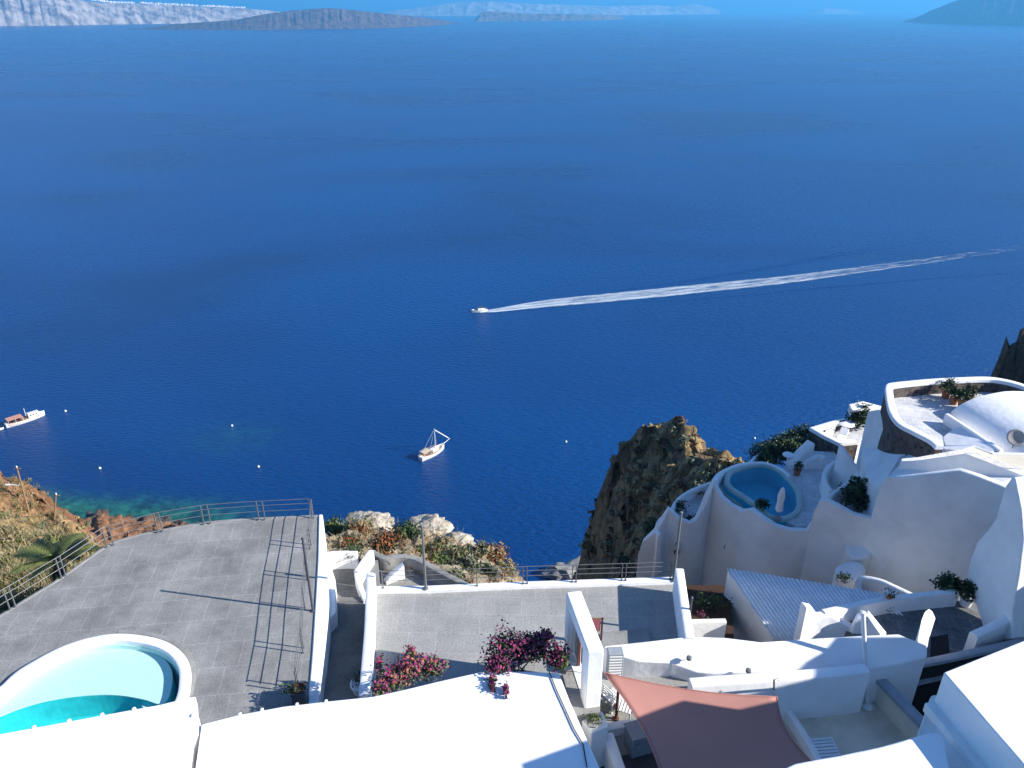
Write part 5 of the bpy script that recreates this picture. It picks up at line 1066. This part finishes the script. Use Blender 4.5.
scrub('scrub', 'low scrub scattered over the dark headland', (585, 750, 418, 580), 230, .25, .9, ['leafg', 'dry', 'bark', 'dry'], lambda px, py, v: v.y > 55 and v.x < 45, .35)
scrub('scrub', 'pale scrub over the slope left of the terrace', (0, 130, 478, 600), 70, .2, .65, ['dry', 'leafg', 'dry', 'dry', 'leafl'], lambda px, py, v: v.y < 105, .25)
# pale boulders crowning the outcrop
def boulder(label, p, r, sq=(1, 1, .7), m='rockp'):
    import bmesh
    bm = bmesh.new(); bmesh.ops.create_icosphere(bm, subdivisions=4, radius=1); sd = Vector((random.random()*30, random.random()*30, 5))
    V = []
    for v in bm.verts:
        d = v.co.normalized(); f = 1+.38*noise.noise(d*1.1+sd)+.22*(noise.turbulence(d*2.3+sd, 5, True)-.4)*1.6
        V.append(Vector(p)+Vector((d.x*sq[0], d.y*sq[1], d.z*sq[2]))*r*f)
    Fc = [tuple(x.index for x in f.verts) for f in bm.faces]; bm.free()
    o = obj('boulder', (V, Fc), m, None, 40); tag(o, label, 'boulder')
for px, py, r_, lb in [(349, 514, .45, 'small pointed pale rock on top of the outcrop'), (372, 522, 1.0, 'pale round boulder on the left top of the outcrop'), (362, 519, .8, 'pale boulder beside the pointed rock'), (412, 523, 1.0, 'pale boulder in the middle of the outcrop crest'), (430, 526, 1.1, 'broad pale boulder right of the middle of the crest'), (446, 533, 1.0, 'pale boulder at the right shoulder of the outcrop'), (458, 541, .8, 'pale boulder lowest on the right shoulder')]:
    v = on(px, py) or PT(px, py+3, 43)
    boulder(lb, lift(v, -.12), r_*.82, (1.35, 1.0, .55))
v = S(573, 574); boulder('grey rock standing in the water below the middle terrace railing', (v.x, v.y, 0), 4.5, (1.6, 1, .8), 'concrete')
# palm beyond the left railing
def palm():
    c = P(58, 562, 21.5); t = thing('palm', lift(c, -1.5), 'fan of long palm fronds just beyond the left terrace railing', 'palm')
    obj('trunk', tube([lift(c, -1.6), lift(c, .1)], .22, 10, True, .17), 'bark', t, 50)
    for i in range(17):
        a_ = i*2.4+.3; el = random.uniform(.25, 1.1); L_ = random.uniform(1.7, 2.5); V = []; Fc = []; mi = []
        d = Vector((math.cos(a_)*math.cos(el), math.sin(a_)*math.cos(el), math.sin(el))); side = Vector((-math.sin(a_), math.cos(a_), 0)); spine = []
        for k in range(15):
            s = k/14; spine.append(c+d*L_*s+Vector((0, 0, -.55*L_*s*s*math.cos(el))))
        for k in range(2, 15):
            for q in range(2):
                for sg in (-1, 1):
                    p = spine[k].lerp(spine[k-1], q*.5); dr = (spine[k]-spine[k-1]).normalized(); ll = .55*math.sin(math.pi*min(1, (k/14)*.85+.12))+.08
                    e = p+side*sg*ll*.8+dr*ll*.65+Vector((0, 0, -.12*ll+.1*ll)); j = len(V); V += [p-dr*.036, p+dr*.036, e]; Fc.append((j, j+1, j+2))
        g = join((V, Fc), tube(spine, .022, 5, True, .006)); obj('frond', g, 'leafd' if i % 3 else 'leafl', t)
palm()
# lamp and cable posts on the red hill
def lpost(label, pb, pt, arm):
    b = hit(*pb); 
    if b is None: return
    y = b.y; top = PY(pt[0], pt[1], y); t = thing('utility_pole', b, label, 'utility pole')
    obj('shaft', tube([lift(b, -.5), top], .13, 8, True, .09), 'wood', t, 50); obj('crossarm', box(lift(top, -.25), (.9, .1, .1)), 'wood', t); obj('insulator', lathe(top, [(.08, -.1), (.1, .05), (.06, .15)], 10), 'whitemetal', t)
    if arm: m = b.lerp(top, .6); obj('lamp_arm', tube([m, m+Vector((-1.6, 0, .2))], .06, 6), 'whitemetal', t); obj('lamp_head', box(m+Vector((-1.8, 0, .15)), (.6, .25, .15)), 'whitemetal', t)
    return top
A_ = lpost('tall utility pole with a side lamp on the red hill, left edge', (29, 513), (16.7, 467), True); B_ = lpost('shorter utility pole on the red hill nearer the shore', (53, 520), (56, 494), False)
if A_ and B_:
    o = obj('overhead_wire', tube([A_, A_.lerp(B_, .5)+Vector((0, 0, -.8)), B_], .03, 4), 'cable'); tag(o, 'thin wire sagging between the two utility poles on the red hill', 'wire')

# ================================================================== the air
def haze():
    m = bpy.data.materials.new('haze_air'); m.use_nodes = True; nt = m.node_tree; nt.nodes.clear(); o = nt.nodes.new('ShaderNodeOutputMaterial'); v = nt.nodes.new('ShaderNodeVolumePrincipled')
    v.inputs['Color'].default_value = (.13, .54, 1.0, 1); v.inputs['Density'].default_value = 9.5e-5; v.inputs['Anisotropy'].default_value = .2
    nt.links.new(v.outputs[0], o.inputs['Volume'])
    M['haze'] = m; o = obj('haze', box((0, 0, 243), (172000, 172000, 540)), 'haze'); tag(o, 'thin blue air over the whole bay', 'haze', kind='stuff')
haze()
